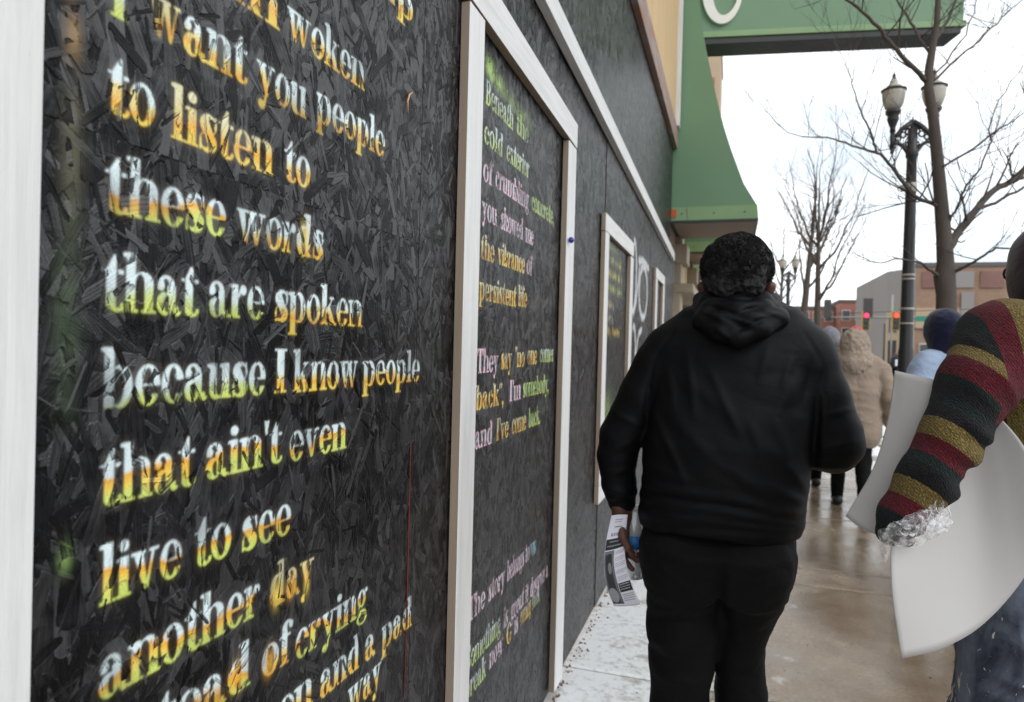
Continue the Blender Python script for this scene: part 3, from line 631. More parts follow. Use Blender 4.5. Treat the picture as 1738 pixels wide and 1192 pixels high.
# tall white corner board at the left edge of the picture
o = boxo('corner_board', .002, .030, .16, float(on_wall(65, 600, .03)[1]), .04, 3.1, M_TRIM_V, store, bev=.002); o['label'] = 'wide white corner board beside the first stencilled poem'
m = MB(); m.box(.002, .05, -.9, 8.02, 3.804, 4.02); m.build('stained_sill', M_RUST, store, bev=.004)
for k in range(4):
    y0 = [-.9, 2.5, 4.7, 6.3][k]; y1 = [2.49, 4.69, 6.29, 7.86][k]
    boxo('plywood_panel', .002, .030, y0, y1, 4.024, 6.6, M_PLY, store, bev=.002)
boxo('corner_post', .002, .075, 7.87, 7.99, 4.024, 6.6, M_TRIM_V, store, bev=.004)
sc_m = simple('dark_screw_head', (.05, .045, .04), .45, .2)
m = MB()
for s in seams[1:7]:
    for dy in (-.03, .03):
        for z in np.arange(.25, 2.7, .30):
            yy = s+dy+random.uniform(-.006, .006); z2 = z+random.uniform(-.03, .03); n = 6; r = .0038
            m.raw([(.0015, yy+r*cos(2*pi*i/n), z2+r*sin(2*pi*i/n)) for i in range(n)], [tuple(range(n))])
o = m.build('screw_heads', sc_m, store); o['kind'] = 'stuff'

q0, q1 = on_wall(697, 752, .001), on_wall(686, 1185, .001)
m = MB(); m.tube([tuple(q0+np.array((0, 0, 0))), tuple((q0+q1)/2+np.array((0, .0015, 0))), tuple(q1)], [.0012, .0016, .0010], 4); m.build('red_drip', simple('dark_red_drip', (.14, .012, .010), .4), store)
m = MB(); m.tube([tuple(on_wall(*p, .004)) for p in ((700, 157), (695, 161), (692, 172), (693, 192))], [.0012, .0022, .0020, .0012], 6); m.build('bent_nail', simple('copper_nail', (.65, .32, .16), .3, .2), store, True)
# ------------------------------------------------------------------ ground, pavement, road
m = NT('wet_concrete'); v = m.coord(kind='World')
big = m.noise(v, .75, 5, .6, .4); mid = m.noise(v, 4, 5, .6); fine = m.noise(v, 60, 4, .7)
col = m.mix(m.ramp(mid, [(.3, 0), (.7, 1)]), (.20, .140, .085), (.37, .29, .21))
col = m.mix(m.ramp(fine, [(.35, .5), (.65, 0)]), col, (.10, .075, .05))
pud = m.ramp(m.math('ADD', big, m.math('MULTIPLY', mid, .22)), [(.545, 0), (.62, 1)])
col = m.mix(m.math('MULTIPLY', pud, .35), col, (.09, .07, .05))
rough = m.mix(pud, m.ramp(mid, [(.3, .12), (.7, .36)]), (.03, .03, .03))
h = m.math('ADD', m.math('MULTIPLY', mid, .9), m.math('MULTIPLY', fine, .25))
hp = m.mix(pud, h, .5); hp = m.math('ADD', hp, m.math('MULTIPLY', m.noise(v, 30, 5, .7), .5))
xyz = m.add('ShaderNodeSeparateXYZ'); m.lk(v, xyz.inputs[0])
ice_n = m.math('ADD', m.noise(v, 6, 6, .65), m.math('MULTIPLY', xyz.outputs[0], -.44))
ice = m.ramp(ice_n, [(.13, 0), (.34, 1)])
col = m.mix(m.math('MULTIPLY', ice, .95), col, m.mix(m.ramp(m.math('ADD', m.math('MULTIPLY', m.noise(v, 26, 5, .7), .7), m.math('MULTIPLY', m.noise(v, 5, 3), .3)), [(.34, 0), (.50, 1)]), (.46, .45, .43), (.84, .85, .86)))
M_CONC = m.out(col, rough, m.bump(hp, .0035), Specular_IOR_Level=.62)
m = NT('wet_asphalt'); v = m.coord(kind='World'); n = m.noise(v, 1.2, 4); f = m.noise(v, 90, 3)
M_ASPH = m.out(m.mix(n, (.085, .085, .09), (.16, .16, .165)), m.ramp(n, [(.35, .22), (.65, .5)]), m.bump(f, .004))
M_KERB = simple('kerb_concrete', (.30, .27, .23), .4, .25, 5, .003)
m = NT('dirty_snow'); v = m.coord(kind='World'); n = m.noise(v, 7, 5); n2 = m.noise(v, 45, 4)
M_SNOW = m.out(m.mix(m.ramp(m.math('MULTIPLY', n, n2), [(.12, 0), (.30, 1)]), (.45, .43, .40), (.80, .81, .82)), .5, m.bump(m.math('ADD', n, m.math('MULTIPLY', n2, .4)), .012), Subsurface_Weight=.15)
M_EARTH = simple('pale_ground', (.16, .15, .14), .6, .2, .5, .01)
struct(boxo('ground', -600, 900, -60, 1500, -.40, -.17, M_EARTH))
struct(boxo('road', 3.30, 13.5, -20, 45, -.30, -.12, M_ASPH))
struct(boxo('cross_road', -60, 120, 45, 58, -.30, -.118, M_ASPH))
pav = struct(boxo('sidewalk', -.3, 3.10, -4, 45, -.30, -.02, M_KERB))
ys = [-3.4, -1.8, -.2, 1.5, 3.15, 4.80, 5.18]
while ys[-1] < 44: ys.append(ys[-1]+1.62)
for a, b in zip(ys[:-1], ys[1:]):
    m = MB(); e = .007
    for x0, x1 in ((-.3, 3.08),):
        # slab with eased edges
        m.raw([(x0, a+e, -.02), (x1, a+e, -.02), (x1, b-e, -.02), (x0, b-e, -.02), (x0, a+e, -.006), (x1, a+e, -.006), (x1, b-e, -.006), (x0, b-e, -.006),
               (x0+.01, a+e+.012, 0), (x1-.01, a+e+.012, 0), (x1-.01, b-e-.012, 0), (x0+.01, b-e-.012, 0)],
              [(0, 1, 5, 4), (1, 2, 6, 5), (2, 3, 7, 6), (3, 0, 4, 7), (4, 5, 9, 8), (5, 6, 10, 9), (6, 7, 11, 10), (7, 4, 8, 11), (8, 9, 10, 11)])
    m.build('paving_slab', M_CONC, pav)
for k in range(16):
    boxo('kerb_stone', 3.105, 3.30, -4+k*3.06, -4+k*3.06+3.05, -.3, .005, M_KERB, pav, bev=.012)
struct(boxo('far_sidewalk', 13.5, 19, -20, 44.5, -.30, 0, M_KERB))
struct(boxo('far_sidewalk', -60, 120, 58, 62, -.30, .002, M_KERB))
def snow_mass(name, x0, x1, y0, y1, hfun, nx, ny, kind='stuff'):
    V = []; F = []
    for j in range(ny+1):
        for i in range(nx+1):
            x = x0+(x1-x0)*i/nx; y = y0+(y1-y0)*j/ny; V.append((x, y, hfun(x, y, i/nx, j/ny)))
    for j in range(ny):
        for i in range(nx):
            a = j*(nx+1)+i; F.append((a, a+1, a+nx+2, a+nx+1))
    o = mk(name, V, F, M_SNOW, None, True, loc=(x0, y0, 0)); o['kind'] = kind; return o
def lump(x, y, s=1.0): return .5+.5*sin(x*3.1*s+1.7*sin(y*2.3*s))*sin(y*4.7*s+sin(x*6.1*s))
o = snow_mass('snow_bank', 2.35, 3.08, 9.2, 17, lambda x, y, u, v: -.01+sin(pi*min(1, max(0, u)))**.6*.16*max(0, lump(x, y, .5)-.15)*min(1, v*8)*min(1, (1-v)*8), 16, 90)
o = snow_mass('snow_bank', 3.32, 4.3, 10, 30, lambda x, y, u, v: -.15+sin(pi*min(1, max(0, u)))**.6*.30*max(0, lump(x, y, .4)-.1)*min(1, v*8)*min(1, (1-v)*8), 16, 120)
m = MB()
for k in range(420):
    y = random.uniform(1.2, 8.3); x = .006+abs(random.gauss(0, .022)); r = random.uniform(.003, .012)
    m.raw([(x+r, y, 0), (x, y+r*1.4, 0), (x-r*.4, y, 0), (x, y-r, 0), (x, y, r*random.uniform(.5, 1.6))], [(0, 1, 4), (1, 2, 4), (2, 3, 4), (3, 0, 4)])
o = m.build('debris', simple('brown_leaf_debris', (.13, .08, .045), .9, .5, 30), loc=(0, 0, 0)); o['kind'] = 'stuff'
# small grit and ice crumbs on the pavement
m = MB()
for k in range(420):
    x, y = random.uniform(.3, 3.0), random.uniform(1.5, 9); r = random.uniform(.002, .006)
    m.raw([(x+r, y, 0), (x, y+r, 0), (x-r, y, 0), (x, y-r*.8, 0), (x, y, r)], [(0, 1, 4), (1, 2, 4), (2, 3, 4), (3, 0, 4)])
o = m.build('grit', simple('grit', (.06, .05, .04), .7), loc=(0, 0, 0)); o['kind'] = 'stuff'

# ------------------------------------------------------------------ green canopies and the projecting sign
m = NT('green_painted_metal'); v = m.coord(kind='World'); n = m.noise(v, 1.6, 4); s = m.noise(m.coord((5, 5, .4), kind='World'), 6, 5, .7)
col = m.mix(n, (.120, .235, .130), (.150, .275, .155)); col = m.mix(m.ramp(s, [(.62, 0), (.78, .35)]), col, (.17, .18, .09))
M_GREEN = m.out(col, .42, m.bump(n, .004))
M_GREEN_L = simple('green_painted_fascia', (.21, .34, .165), .45, .15, 3, .001)
M_SOFF = simple('taupe_soffit', (.30, .235, .195), .7, .08, 2, .001)
M_DKEDGE = simple('dark_green_edge', (.025, .045, .035), .5)
M_DARK = simple('dark_metal', (.02, .022, .022), .5)
M_CREAM = simple('white_sign_letter', (.80, .78, .74), .4, .05)
def canopy(Y, label, depth=1.12):
    t = thing('green_canopy', label, 'canopy', (0, Y, 2.97), 'flared green canopies along the storefronts')
    prof = [(0, 2.985), (.943, 2.985), (.928, 3.13), (.778, 3.381), (.63, 3.782), (.545, 4.05), (.456, 4.388), (.348, 4.861), (.27, 5.25), (.20, 5.9), (.17, 6.6), (0, 6.6)]
    q = []
    # smooth the flared outline
    pr = np.array(prof[2:11]); tt = np.linspace(0, len(pr)-1, 26); 
    cur = [(np.interp(u, range(len(pr)), pr[:, 0]), np.interp(u, range(len(pr)), pr[:, 1])) for u in tt]
    poly = [(-.02, 3.13)]+cur+[(-.02, 6.6)]
    m = MB(); m.prism([(x, Y, z) for x, z in poly][::-1], (0, depth, 0)); m.build('flared_panel', M_GREEN, t)
    m = MB(); m.prism([(-.02, Y-.012, 2.985), (.945, Y-.012, 2.985), (.930, Y-.012, 3.135), (-.02, Y-.012, 3.135)][::1], (0, depth+.024, 0)); m.build('fascia', M_GREEN_L, t)
    m = MB(); m.box(-.02, .948, Y-.016, Y+depth+.016, 2.962, 2.984); m.build('drip_edge', M_DKEDGE, t)
    m = MB(); m.box(.03, .915, Y+.02, Y+depth-.02, 2.950, 2.961); m.build('soffit', M_SOFF, t)
    m = MB(); m.tube([(.175, Y-.0135, 3.13), (.182, Y-.0135, 3.07), (.19, Y-.0135, 2.99)], [.004, .006, .003], 4); m.build('rust_streak', M_RUST, t)
    for sx in (.12, .47, .80):
        m = MB(); m.lathe((0, 0, 0), [(.009, 0), (.008, .004), (.002, .006)], 8); V = np.array(m.v); mk('rivet', np.stack([V[:, 0]+sx, Y-.0125-V[:, 2], V[:, 1]+3.06], 1), m.f, M_DKEDGE, t, True)
    return t
canopy(8.03, 'large flared green metal canopy nearest the black boarded wall')
canopy(10.6, 'second green canopy showing below the nearest canopy', 1.3)
canopy(13.3, 'third green canopy beyond, mostly hidden behind the dark-haired man', 1.3)
o = boxo('stain_patch', -.02, .06, 8.005, 8.015, 3.02, 3.11, simple('orange_red_paint', (.55, .09, .03), .5), None, loc=(0, 8, 3))
tag(o, 'small orange-red plate at the foot of the nearest green canopy', 'plate')
P0, P1_ = np.array([.20, 8.36, 4.985]), np.array([3.15, 9.10, 5.285])
P1_[2] = 5.26; P0[2] = 5.13
sg = thing('projecting_sign', 'wide green sign box with a white curved letter projecting over the sidewalk', 'sign', (.2, 8.36, 5.1))
dv = (P1_-P0); dvn = dv/np.linalg.norm(dv); nrm = np.array([-dvn[1], dvn[0], 0]); nrm /= np.linalg.norm(nrm)
def sign_box(nm, s0, s1, z0, z1, t0, t1, mat, bev=.006):
    A = P0+dvn*s0; B = P0+dvn*s1; m = MB(); P = []
    for q in (A, B):
        for t, z in ((t0, z0), (t1, z0), (t1, z1), (t0, z1)): P.append((q[0]+nrm[0]*t, q[1]+nrm[1]*t, q[2]+z))
    m.raw(P, [(0, 1, 2, 3), (7, 6, 5, 4), (0, 4, 5, 1), (1, 5, 6, 2), (2, 6, 7, 3), (3, 7, 4, 0)])
    return m.build(nm, mat, sg, bev=bev)
SL = float(np.linalg.norm(dv))
sign_box('face_panel', 0, SL, .13, 1.6, 0, .34, M_GREEN)
sign_box('lower_rail', -.01, SL+.02, .06, .13, -.03, .36, M_GREEN_L)
sign_box('bottom_edge', 0, SL-.03, -.015, .058, -.012, .35, M_DARK)
m = MB(); ng = 40; V = []
for k in range(ng+1):
    a = radians(70+ (385-70)*k/ng)
    ro = (.235, .40); ri = (.165, .315)
    thick = .5+.5*cos(a-radians(215))
    ox, oz = ro[0]*cos(a), ro[1]*sin(a); ix, iz = (ro[0]-.035-.085*thick)*cos(a), (ro[1]-.035-.085*thick)*sin(a)
    for (x, z) in ((ox, oz), (ix, iz)):
        for t in (-.045, -.002):
            q = P0+dvn*(.285+x); V.append((q[0]+nrm[0]*t, q[1]+nrm[1]*t, P0[2]+.62+z))
F = []
for k in range(ng):
    b = k*4; F += [(b, b+4, b+6, b+2), (b+1, b+3, b+7, b+5), (b, b+1, b+5, b+4), (b+2, b+6, b+7, b+3)]
F += [(0, 2, 3, 1), (ng*4, ng*4+1, ng*4+3, ng*4+2)]
mk('curved_letter', V, F, M_CREAM, sg)

# ------------------------------------------------------------------ storefront row beyond the hoarding
M_STONE = simple('cream_stone', (.42, .36, .27), .75, .15, 3, .003)
M_SHOPDK = simple('dark_shop_glass', (.02, .025, .03), .12)
M_TANB = simple('tan_brick', (.42, .28, .17), .85, .2, 5, .003)
row = thing('storefront_row', 'cream stone storefronts with ledges and dark windows beyond the boarded shop', 'building', (-.3, 9, 0))
boxo('wall', -6, -.10, 8.95, 27.5, 0, 7.5, M_TANB, row)
Y = 9.0
while Y < 26:
    boxo('pilaster', -.098, .06, Y, Y+.45, 0, 3.3, M_STONE, row, bev=.01)
    boxo('capital', -.098, .13, Y-.06, Y+.51, 2.62, 2.86, M_STONE, row, bev=.01)
    boxo('shop_window', -.097, -.05, Y+.52, Y+2.0, .6, 2.0, M_SHOPDK, row)
    boxo('door_panel', -.097, -.03, Y+2.05, Y+2.5, .1, 2.1, M_CREAM, row)
    boxo('transom_panel', -.097, -.02, Y+.52, Y+2.5, 2.4, 3.2, M_PLY, row)
    Y += 2.6
boxo('ledge', -.097, .22, 8.98, 27, 2.24, 2.36, M_STONE, row, bev=.015)
o = boxo('side_wall_far', -6, .2, 27.6, 28.0, 0, 6.5, simple('peach_brick', (.50, .30, .20), .85, .2, 4, .003), None, loc=(-3, 27.6, 0)); o.name = 'brick_building'
tag(o, 'peach brick building end beyond the cream storefronts', 'building')

# ------------------------------------------------------------------ buildings far up the street
def brick_mat(name, c, mort=(.35, .30, .26), sc=4.0):
    m = NT(name); v = m.coord(kind='World'); g = m.add('ShaderNodeNewGeometry')
    b = m.add('ShaderNodeTexBrick'); sx = m.add('ShaderNodeSeparateXYZ'); m.lk(v, sx.inputs[0]); cx = m.add('ShaderNodeCombineXYZ')
    m.lk(m.math('ADD', sx.outputs[0], sx.outputs[1]), cx.inputs[0]); m.lk(sx.outputs[2], cx.inputs[1]); m.lk(cx.outputs[0], b.inputs[0])
    b.inputs['Color1'].default_value = (*c, 1); b.inputs['Color2'].default_value = (*[x*.72 for x in c], 1); b.inputs['Mortar'].default_value = (*mort, 1)
    b.inputs['Scale'].default_value = sc; n = m.noise(v, .35, 5)
    col = m.mix(m.ramp(n, [(.3, .55), (.7, 0)]), b.outputs[0], tuple(x*.6 for x in c))
    return m.out(col, .9)
M_RED = brick_mat('red_brick', (.42, .16, .11)); M_BROWN = brick_mat('orange_brown_brick', (.37, .22, .14)); M_DKRED = brick_mat('dark_red_brick', (.27, .12, .10))
M_GREYW = simple('grey_render', (.27, .25, .235), .8, .12, .4, .003); M_TANW = simple('tan_panel', (.44, .33, .22), .8, .15, .6, .003)
M_GLASS = simple('building_glass', (.05, .06, .07), .15); M_PALEW = simple('pale_window_surround', (.50, .46, .40), .6)
M_ROOF = simple('roof_tar', (.12, .11, .11), .8)
M_POST_ = simple('dark_opening', (.03, .028, .026), .6)
def block(name, label, x0, x1, y0, y1, z1, mat, cols, rows, wz, ww, wh, z0=2.2, sur=True):
    t = thing(name, label, 'building', ((x0+x1)/2, y0, 0))
    boxo('wall', x0, x1, y0, y1, -.1, z1, mat, t)
    boxo('roof', x0-.15, x1+.15, y0-.15, y1+.15, z1+.002, z1+.35, M_ROOF, t)
    for r in range(rows):
        for c in range(cols):
            cx = x0+(c+.5)*(x1-x0)/cols; z = z0+r*wz
            f = boxo('window', cx-ww/2-.12, cx+ww/2+.12, y0-.09, y0-.002, z-.12, z+wh+.12, M_PALEW if sur else mat, t)
            boxo('pane', cx-ww/2, cx+ww/2, y0-.12, y0-.092, z, z+wh, M_GLASS, f)
    return t
block('brick_apartment', 'long red brick building across the junction behind the man and the beige coat', 8.6, 15.0, 110, 122, 8.2, M_RED, 4, 3, 2.5, .9, 1.3, 1.4)
block('brick_apartment', 'taller red brick building behind the left red traffic light', 15.1, 20.2, 106, 118, 8.9, M_RED, 3, 3, 2.5, .9, 1.3, 1.4)
block('brick_apartment', 'low dark red brick block left of the grey building corner', 17.6, 22.5, 98, 104.5, 8.4, M_DKRED, 3, 2, 3.0, .8, 1.4, 1.6, False)
block('shop_building', 'pale low shop at street level behind the far pedestrian', 14.6, 19, 84, 92, 3.4, M_TANW, 4, 1, 2, .8, 1.6, .6)
block('brick_apartment', 'far pinkish brick block seen between the distant tree trunks', 3.2, 8.5, 104, 114, 7.6, M_DKRED, 4, 3, 2.3, .8, 1.2, 1.4)
g = thing('corner_building', 'grey and orange brick corner building with blocked upper windows behind the near tree', 'building', (12.2, 60, 0))
m = MB(); m.prism([(12.2, 60.0, -.1), (13.6, 57.4, -.1), (13.6, 74, -.1), (12.2, 74, -.1)], (0, 0, 8.2)); m.build('grey_end_wall', M_GREYW, g)
m = MB(); m.prism([(12.16, 59.96, -.1), (13.56, 57.34, -.1), (13.598, 57.36, -.1), (12.198, 59.99, -.1)], (0, 0, 5.0)); m.build('tan_lower_wall', M_TANW, g)
for a_, b_ in ((.12, .40), (.55, .85)):
    m = MB(); P = lambda t: (12.13+1.4*t, 59.93-2.62*t); m.prism([(*P(a_), .1), (*P(b_), .1), (P(b_)[0]+.02, P(b_)[1]+.01, .1), (P(a_)[0]+.02, P(a_)[1]+.01, .1)], (0, 0, 2.6)); m.build('dark_doorway', M_POST_, g)
    m = MB(); m.prism([(*P(a_), 3.3), (*P(b_), 3.3), (P(b_)[0]+.02, P(b_)[1]+.01, 3.3), (P(a_)[0]+.02, P(a_)[1]+.01, 3.3)], (0, 0, 1.2)); m.build('window', M_GLASS, g)
boxo('front_wall', 13.602, 23.5, 57.4, 74, -.1, 8.15, M_BROWN, g)
boxo('parapet', 13.55, 23.55, 57.3, 74, 8.152, 8.45, M_ROOF, g)
for k in range(5):
    x0 = 14.0+k*1.85; boxo('blocked_window', x0, x0+1.45, 57.30, 57.398, 6.6, 7.8, [M_DKRED, M_GREYW, M_DKRED, M_GREYW, M_PALEW][k], g)
boxo('tan_band', 13.604, 17.4, 57.25, 57.398, 3.6, 5.1, M_TANW, g)
boxo('grey_shutter', 16.5, 17.3, 57.15, 57.248, 3.7, 6.3, M_GREYW, g)
for k in range(6):
    x0 = 13.9+k*1.55; w_ = boxo('window', x0, x0+1.2, 57.30, 57.398, .6, 2.5, M_PALEW, g); boxo('pane', x0+.08, x0+1.12, 57.26, 57.298, .7, 2.4, M_GLASS, w_)
tw = thing('tower', 'pale tan tower top with a vertical red sign, beyond the green canopy', 'tower', (-5, 70, 0))
boxo('shaft', -9, -1.05, 70, 78, 0, 31.2, M_TANW, tw)
boxo('cornice', -9.1, -.95, 69.9, 78.1, 31.202, 31.7, M_STONE, tw)
M_REDL = simple('faded_red_paint', (.45, .12, .08), .7)
for k in range(5):
    z = 28.4-k*.62; m = MB(); m.box(-1.95, -1.86, 69.93, 69.998, z-.46, z)
    m.box(-1.858, -1.55, 69.93, 69.998, z-.09, z)
    if k % 2 == 0: m.box(-1.858, -1.60, 69.93, 69.998, z-.30, z-.22)
    m.box(-1.858, -1.55, 69.93, 69.998, z-.46, z-.38); m.build('red_lettering', M_REDL, tw)
# low dark mass of fences, posts and shrubs at street level across the junction
M_POST = simple('far_dark_post', (.05, .045, .045), .6)
for k in range(14):
    x = 9.6+k*.62+random.uniform(-.1, .1); Yp = 62.4+random.uniform(0, 3)
    o = boxo('bollard', x, x+.14, Yp, Yp+.14, 0, 1.1+random.uniform(0, .5), M_REDL if k % 4 == 0 else M_POST, None, loc=(x, Yp, 0))
    tag(o, f'{"faded red" if k % 4 == 0 else "small dark"} post in the row across the junction, {["first","second","third","fourth","fifth","sixth","seventh","eighth","ninth","tenth","eleventh","twelfth","thirteenth","fourteenth"][k]} from the left', 'post', 'posts across the junction')

# ------------------------------------------------------------------ street lamps
M_IRON = simple('black_painted_iron', (.030, .030, .034), .38, .2, 8, .001)
m = NT('milky_glass'); v = m.coord(); M_GLOBE = m.out(m.mix(m.noise(v, 6, 3), (.55, .53, .46), (.72, .70, .62)), .25, None, Transmission_Weight=.25)
M_BAND = simple('silver_strap', (.45, .42, .38), .35, .15)
def street_lamp(x, y, label, full=True):
    t = thing('street_lamp', label, 'street lamp', (x, y, 0), 'twin globe street lamps')
    m = MB(); m.lathe((x, y, 0), [(.17, 0), (.17, .12), (.145, .16), (.135, .55), (.11, .62), (.085, .75), (.078, .80), (.074, 1.55), (.066, 1.60), (.052, 3.10), (.048, 3.55), (.060, 3.57), (.060, 3.63), (.048, 3.66), (.046, 3.86)], 16)
    m.build('pole', M_IRON, t, True)
    m = MB()
    for s in (-1, 1):
        # ornate bracket: top rafter, curved belly, ring piercings
        m.tube([(x, y, 3.93), (x+s*.10, y, 3.86), (x+s*.15, y, 3.80), (x+s*.185, y, 3.785)], [.032, .026, .020, .020], 6)
        m.tube([(x+s*.01, y, 3.56), (x+s*.045, y, 3.63), (x+s*.085, y, 3.685), (x+s*.13, y, 3.715), (x+s*.185, y, 3.71)], [.030, .026, .022, .020, .020], 6)
        for (cx, cz, r) in ((.035, 3.83, .030), (.085, 3.80, .026), (.130, 3.765, .022), (.165, 3.75, .014), (.035, 3.70, .026)):
            m.tube([(x+s*cx+r*cos(a), y, cz+r*sin(a)*1.15) for a in np.linspace(0, 2*pi, 11)], .009, 4, False)
        m.tube([(x+s*.185, y, 3.66), (x+s*.185, y, 3.84)], [.024, .024], 8)
        m.lathe((x+s*.185, y, 3.60), [(.004, 0), (.020, .02), (.014, .04), (.026, .06)], 8)
    m.tube([(x, y, 3.85), (x, y, 3.985)], [.03, .004], 6)
    m.build('bracket', M_IRON, t, True)
    for s in (-1, 1):
        c = (x+s*.185, y, 0)
        m = MB(); m.lathe((c[0], y, 3.84), [(.03, 0), (.026, .03), (.030, .05), (.052, .11), (.058, .13), (.050, .16), (.072, .19), (.078, .215)], 14); h = m.build('lamp_holder', M_IRON, t, True)
        m = MB(); m.lathe((c[0], y, 4.057), [(.055, 0), (.084, .045), (.104, .11), (.112, .17), (.110, .205)], 18); gl = m.build('lamp_globe', M_GLOBE, t, True)
        m = MB(); m.lathe((c[0], y, 4.263), [(.122, 0), (.124, .012), (.090, .022)], 16); m.build('rim', M_IRON, gl, True)
        m = MB(); m.lathe((c[0], y, 4.286), [(.086, 0), (.070, .03), (.036, .05), (.040, .07), (.026, .10)], 16); m.build('upper_globe', M_GLOBE, gl, True)
        m = MB(); m.lathe((c[0], y, 4.387), [(.028, 0), (.012, .02), (.018, .035), (.008, .06), (.002, .09)], 8); m.build('finial', M_IRON, gl, True)
    if full:
        for z, w in ((3.20, .09), (2.33, .02), (2.29, .015), (1.98, .02), (1.83, .015), (1.40, .02)):
            rr_ = np.interp(z, [1.60, 3.10], [.067, .053])
            m = MB(); m.lathe((x, y, z), [(rr_+.002, 0), (rr_+.004, .004), (rr_+.004, w), (rr_+.002, w+.003)], 16); m.build('strap', M_BAND, t, True)
        boxo('strap_tail', x-.095, x-.052, y-.004, y+.004, 3.21, 3.28, M_BAND, t)
    return t
street_lamp(2.425, 8.0, 'tall twin globe street lamp right beside the near bare tree')
street_lamp(2.27, 22.0, 'small distant twin globe street lamp left of the two bare tree trunks', False)
street_lamp(2.05, 31.0, 'tiny farthest street lamp just right of the dark-haired man', False)

# ------------------------------------------------------------------ bare trees
M_BARK = simple('grey_brown_bark', (.085, .068, .058), .85, .35, 14, .006, stretch=(1, 1, .25))
M_TWIG = simple('dark_twig', (.060, .046, .042), .8, .2)
def wobble(p, q, n, amt, r):
    p, q = Vector(p), Vector(q); L = (q-p).length; out = [p]
    for i in range(1, n):
        out.append(p.lerp(q, i/n)+Vector((r.uniform(-1, 1), r.uniform(-1, 1), r.uniform(-1, 1)))*amt*L)
    return out+[q]
def twigs(m, base, d, L, rad, depth, r, lift=.12, spread=.55):
    """recursive fork of thin branches"""
    n = 4; pts = [Vector(base)]; d = Vector(d).normalized()
    for i in range(n):
        d = (d+Vector((r.uniform(-1, 1), r.uniform(-1, 1), r.uniform(-.6, 1)))*.20+Vector((0, 0, lift*.5))).normalized()
        pts.append(pts[-1]+d*L/n)
    rs = [rad*(1-.55*i/n) for i in range(n+1)]
    m.tube(pts, rs, 5 if rad > .008 else 3, False)
    if depth <= 0: return
    for k in range(r.choice((2, 3, 3))):
        i = r.randint(1, n); e = Vector((r.uniform(-1, 1), r.uniform(-1, 1), r.uniform(-.4, .9))).normalized()
        dd = (d+e*spread*1.5).normalized()
        twigs(m, pts[i], dd, L*r.uniform(.5, .8), max(rs[i]*.62, .0016), depth-1, r, lift, spread)
def bare_tree(label, base, trunk, limbs, seed, dens=1.0, tw=.8, depth=3):
    t = thing('bare_tree', label, 'tree', base, 'leafless street trees'); r = random.Random(seed)
    m = MB(); pts = [Vector(p) for p, _ in trunk]; m.tube(pts, [q for _, q in trunk], 12); 
    m.build('trunk', M_BARK, t, True)
    mt = MB()
    for lb in limbs:
        m = MB(); P = [Vector(p) for p, _ in lb]; R_ = [q for _, q in lb]; fp = []; fr_ = []
        for i in range(len(P)-1):
            w = wobble(P[i], P[i+1], 4, .035, r)
            fp += w[:-1]; fr_ += [R_[i]+(R_[i+1]-R_[i])*k/4 for k in range(4)]
        fp.append(P[-1]); fr_.append(R_[-1]); m.tube(fp, fr_, 7); m.build('limb', M_BARK, t, True)
        n = len(fp)
        for i in range(2, n):
            for _ in range(2 if r.random() < dens*.5 else 1):
                if r.random() > dens*.75: continue
                d = (fp[i]-fp[i-1]).normalized(); e = Vector((r.uniform(-1, 1), r.uniform(-1, 1), r.uniform(-.3, 1))).normalized()
                twigs(mt, fp[i], (d*.6+e).normalized(), tw*r.uniform(.5, 1.1), max(min(fr_[i]*.5, .012), .003), depth-1, r)
        twigs(mt, fp[-1], fp[-1]-fp[-2], tw, R_[-1], depth, r)
    o = mt.build('twigs', M_TWIG, t); o['kind'] = 'stuff'
    return t
TY = 7.45
def A(x, y, d=0.0): return tuple(at(x, y, TY+d))
tb = at(1606, 560, TY)
trunkpts = [(p, q*.80) for p, q in [((tb[0]+.02, TY, -.02), .20), ((tb[0]+.01, TY, .25), .135), ((tb[0], TY, 1.0), .120), (A(1606, 540), .112), (A(1606, 500), .108), (A(1603, 470), .118), (A(1605, 450), .095), (A(1602, 400), .085), (A(1597, 340), .075), (A(1590, 260), .066), (A(1584, 200), .060), (A(1576, 150), .052), (A(1577, 115), .048), (A(1583, 80), .04), (A(1590, 40), .034), (A(1594, -30), .03), (A(1600, -140), .02), (A(1606, -260), .012)]]
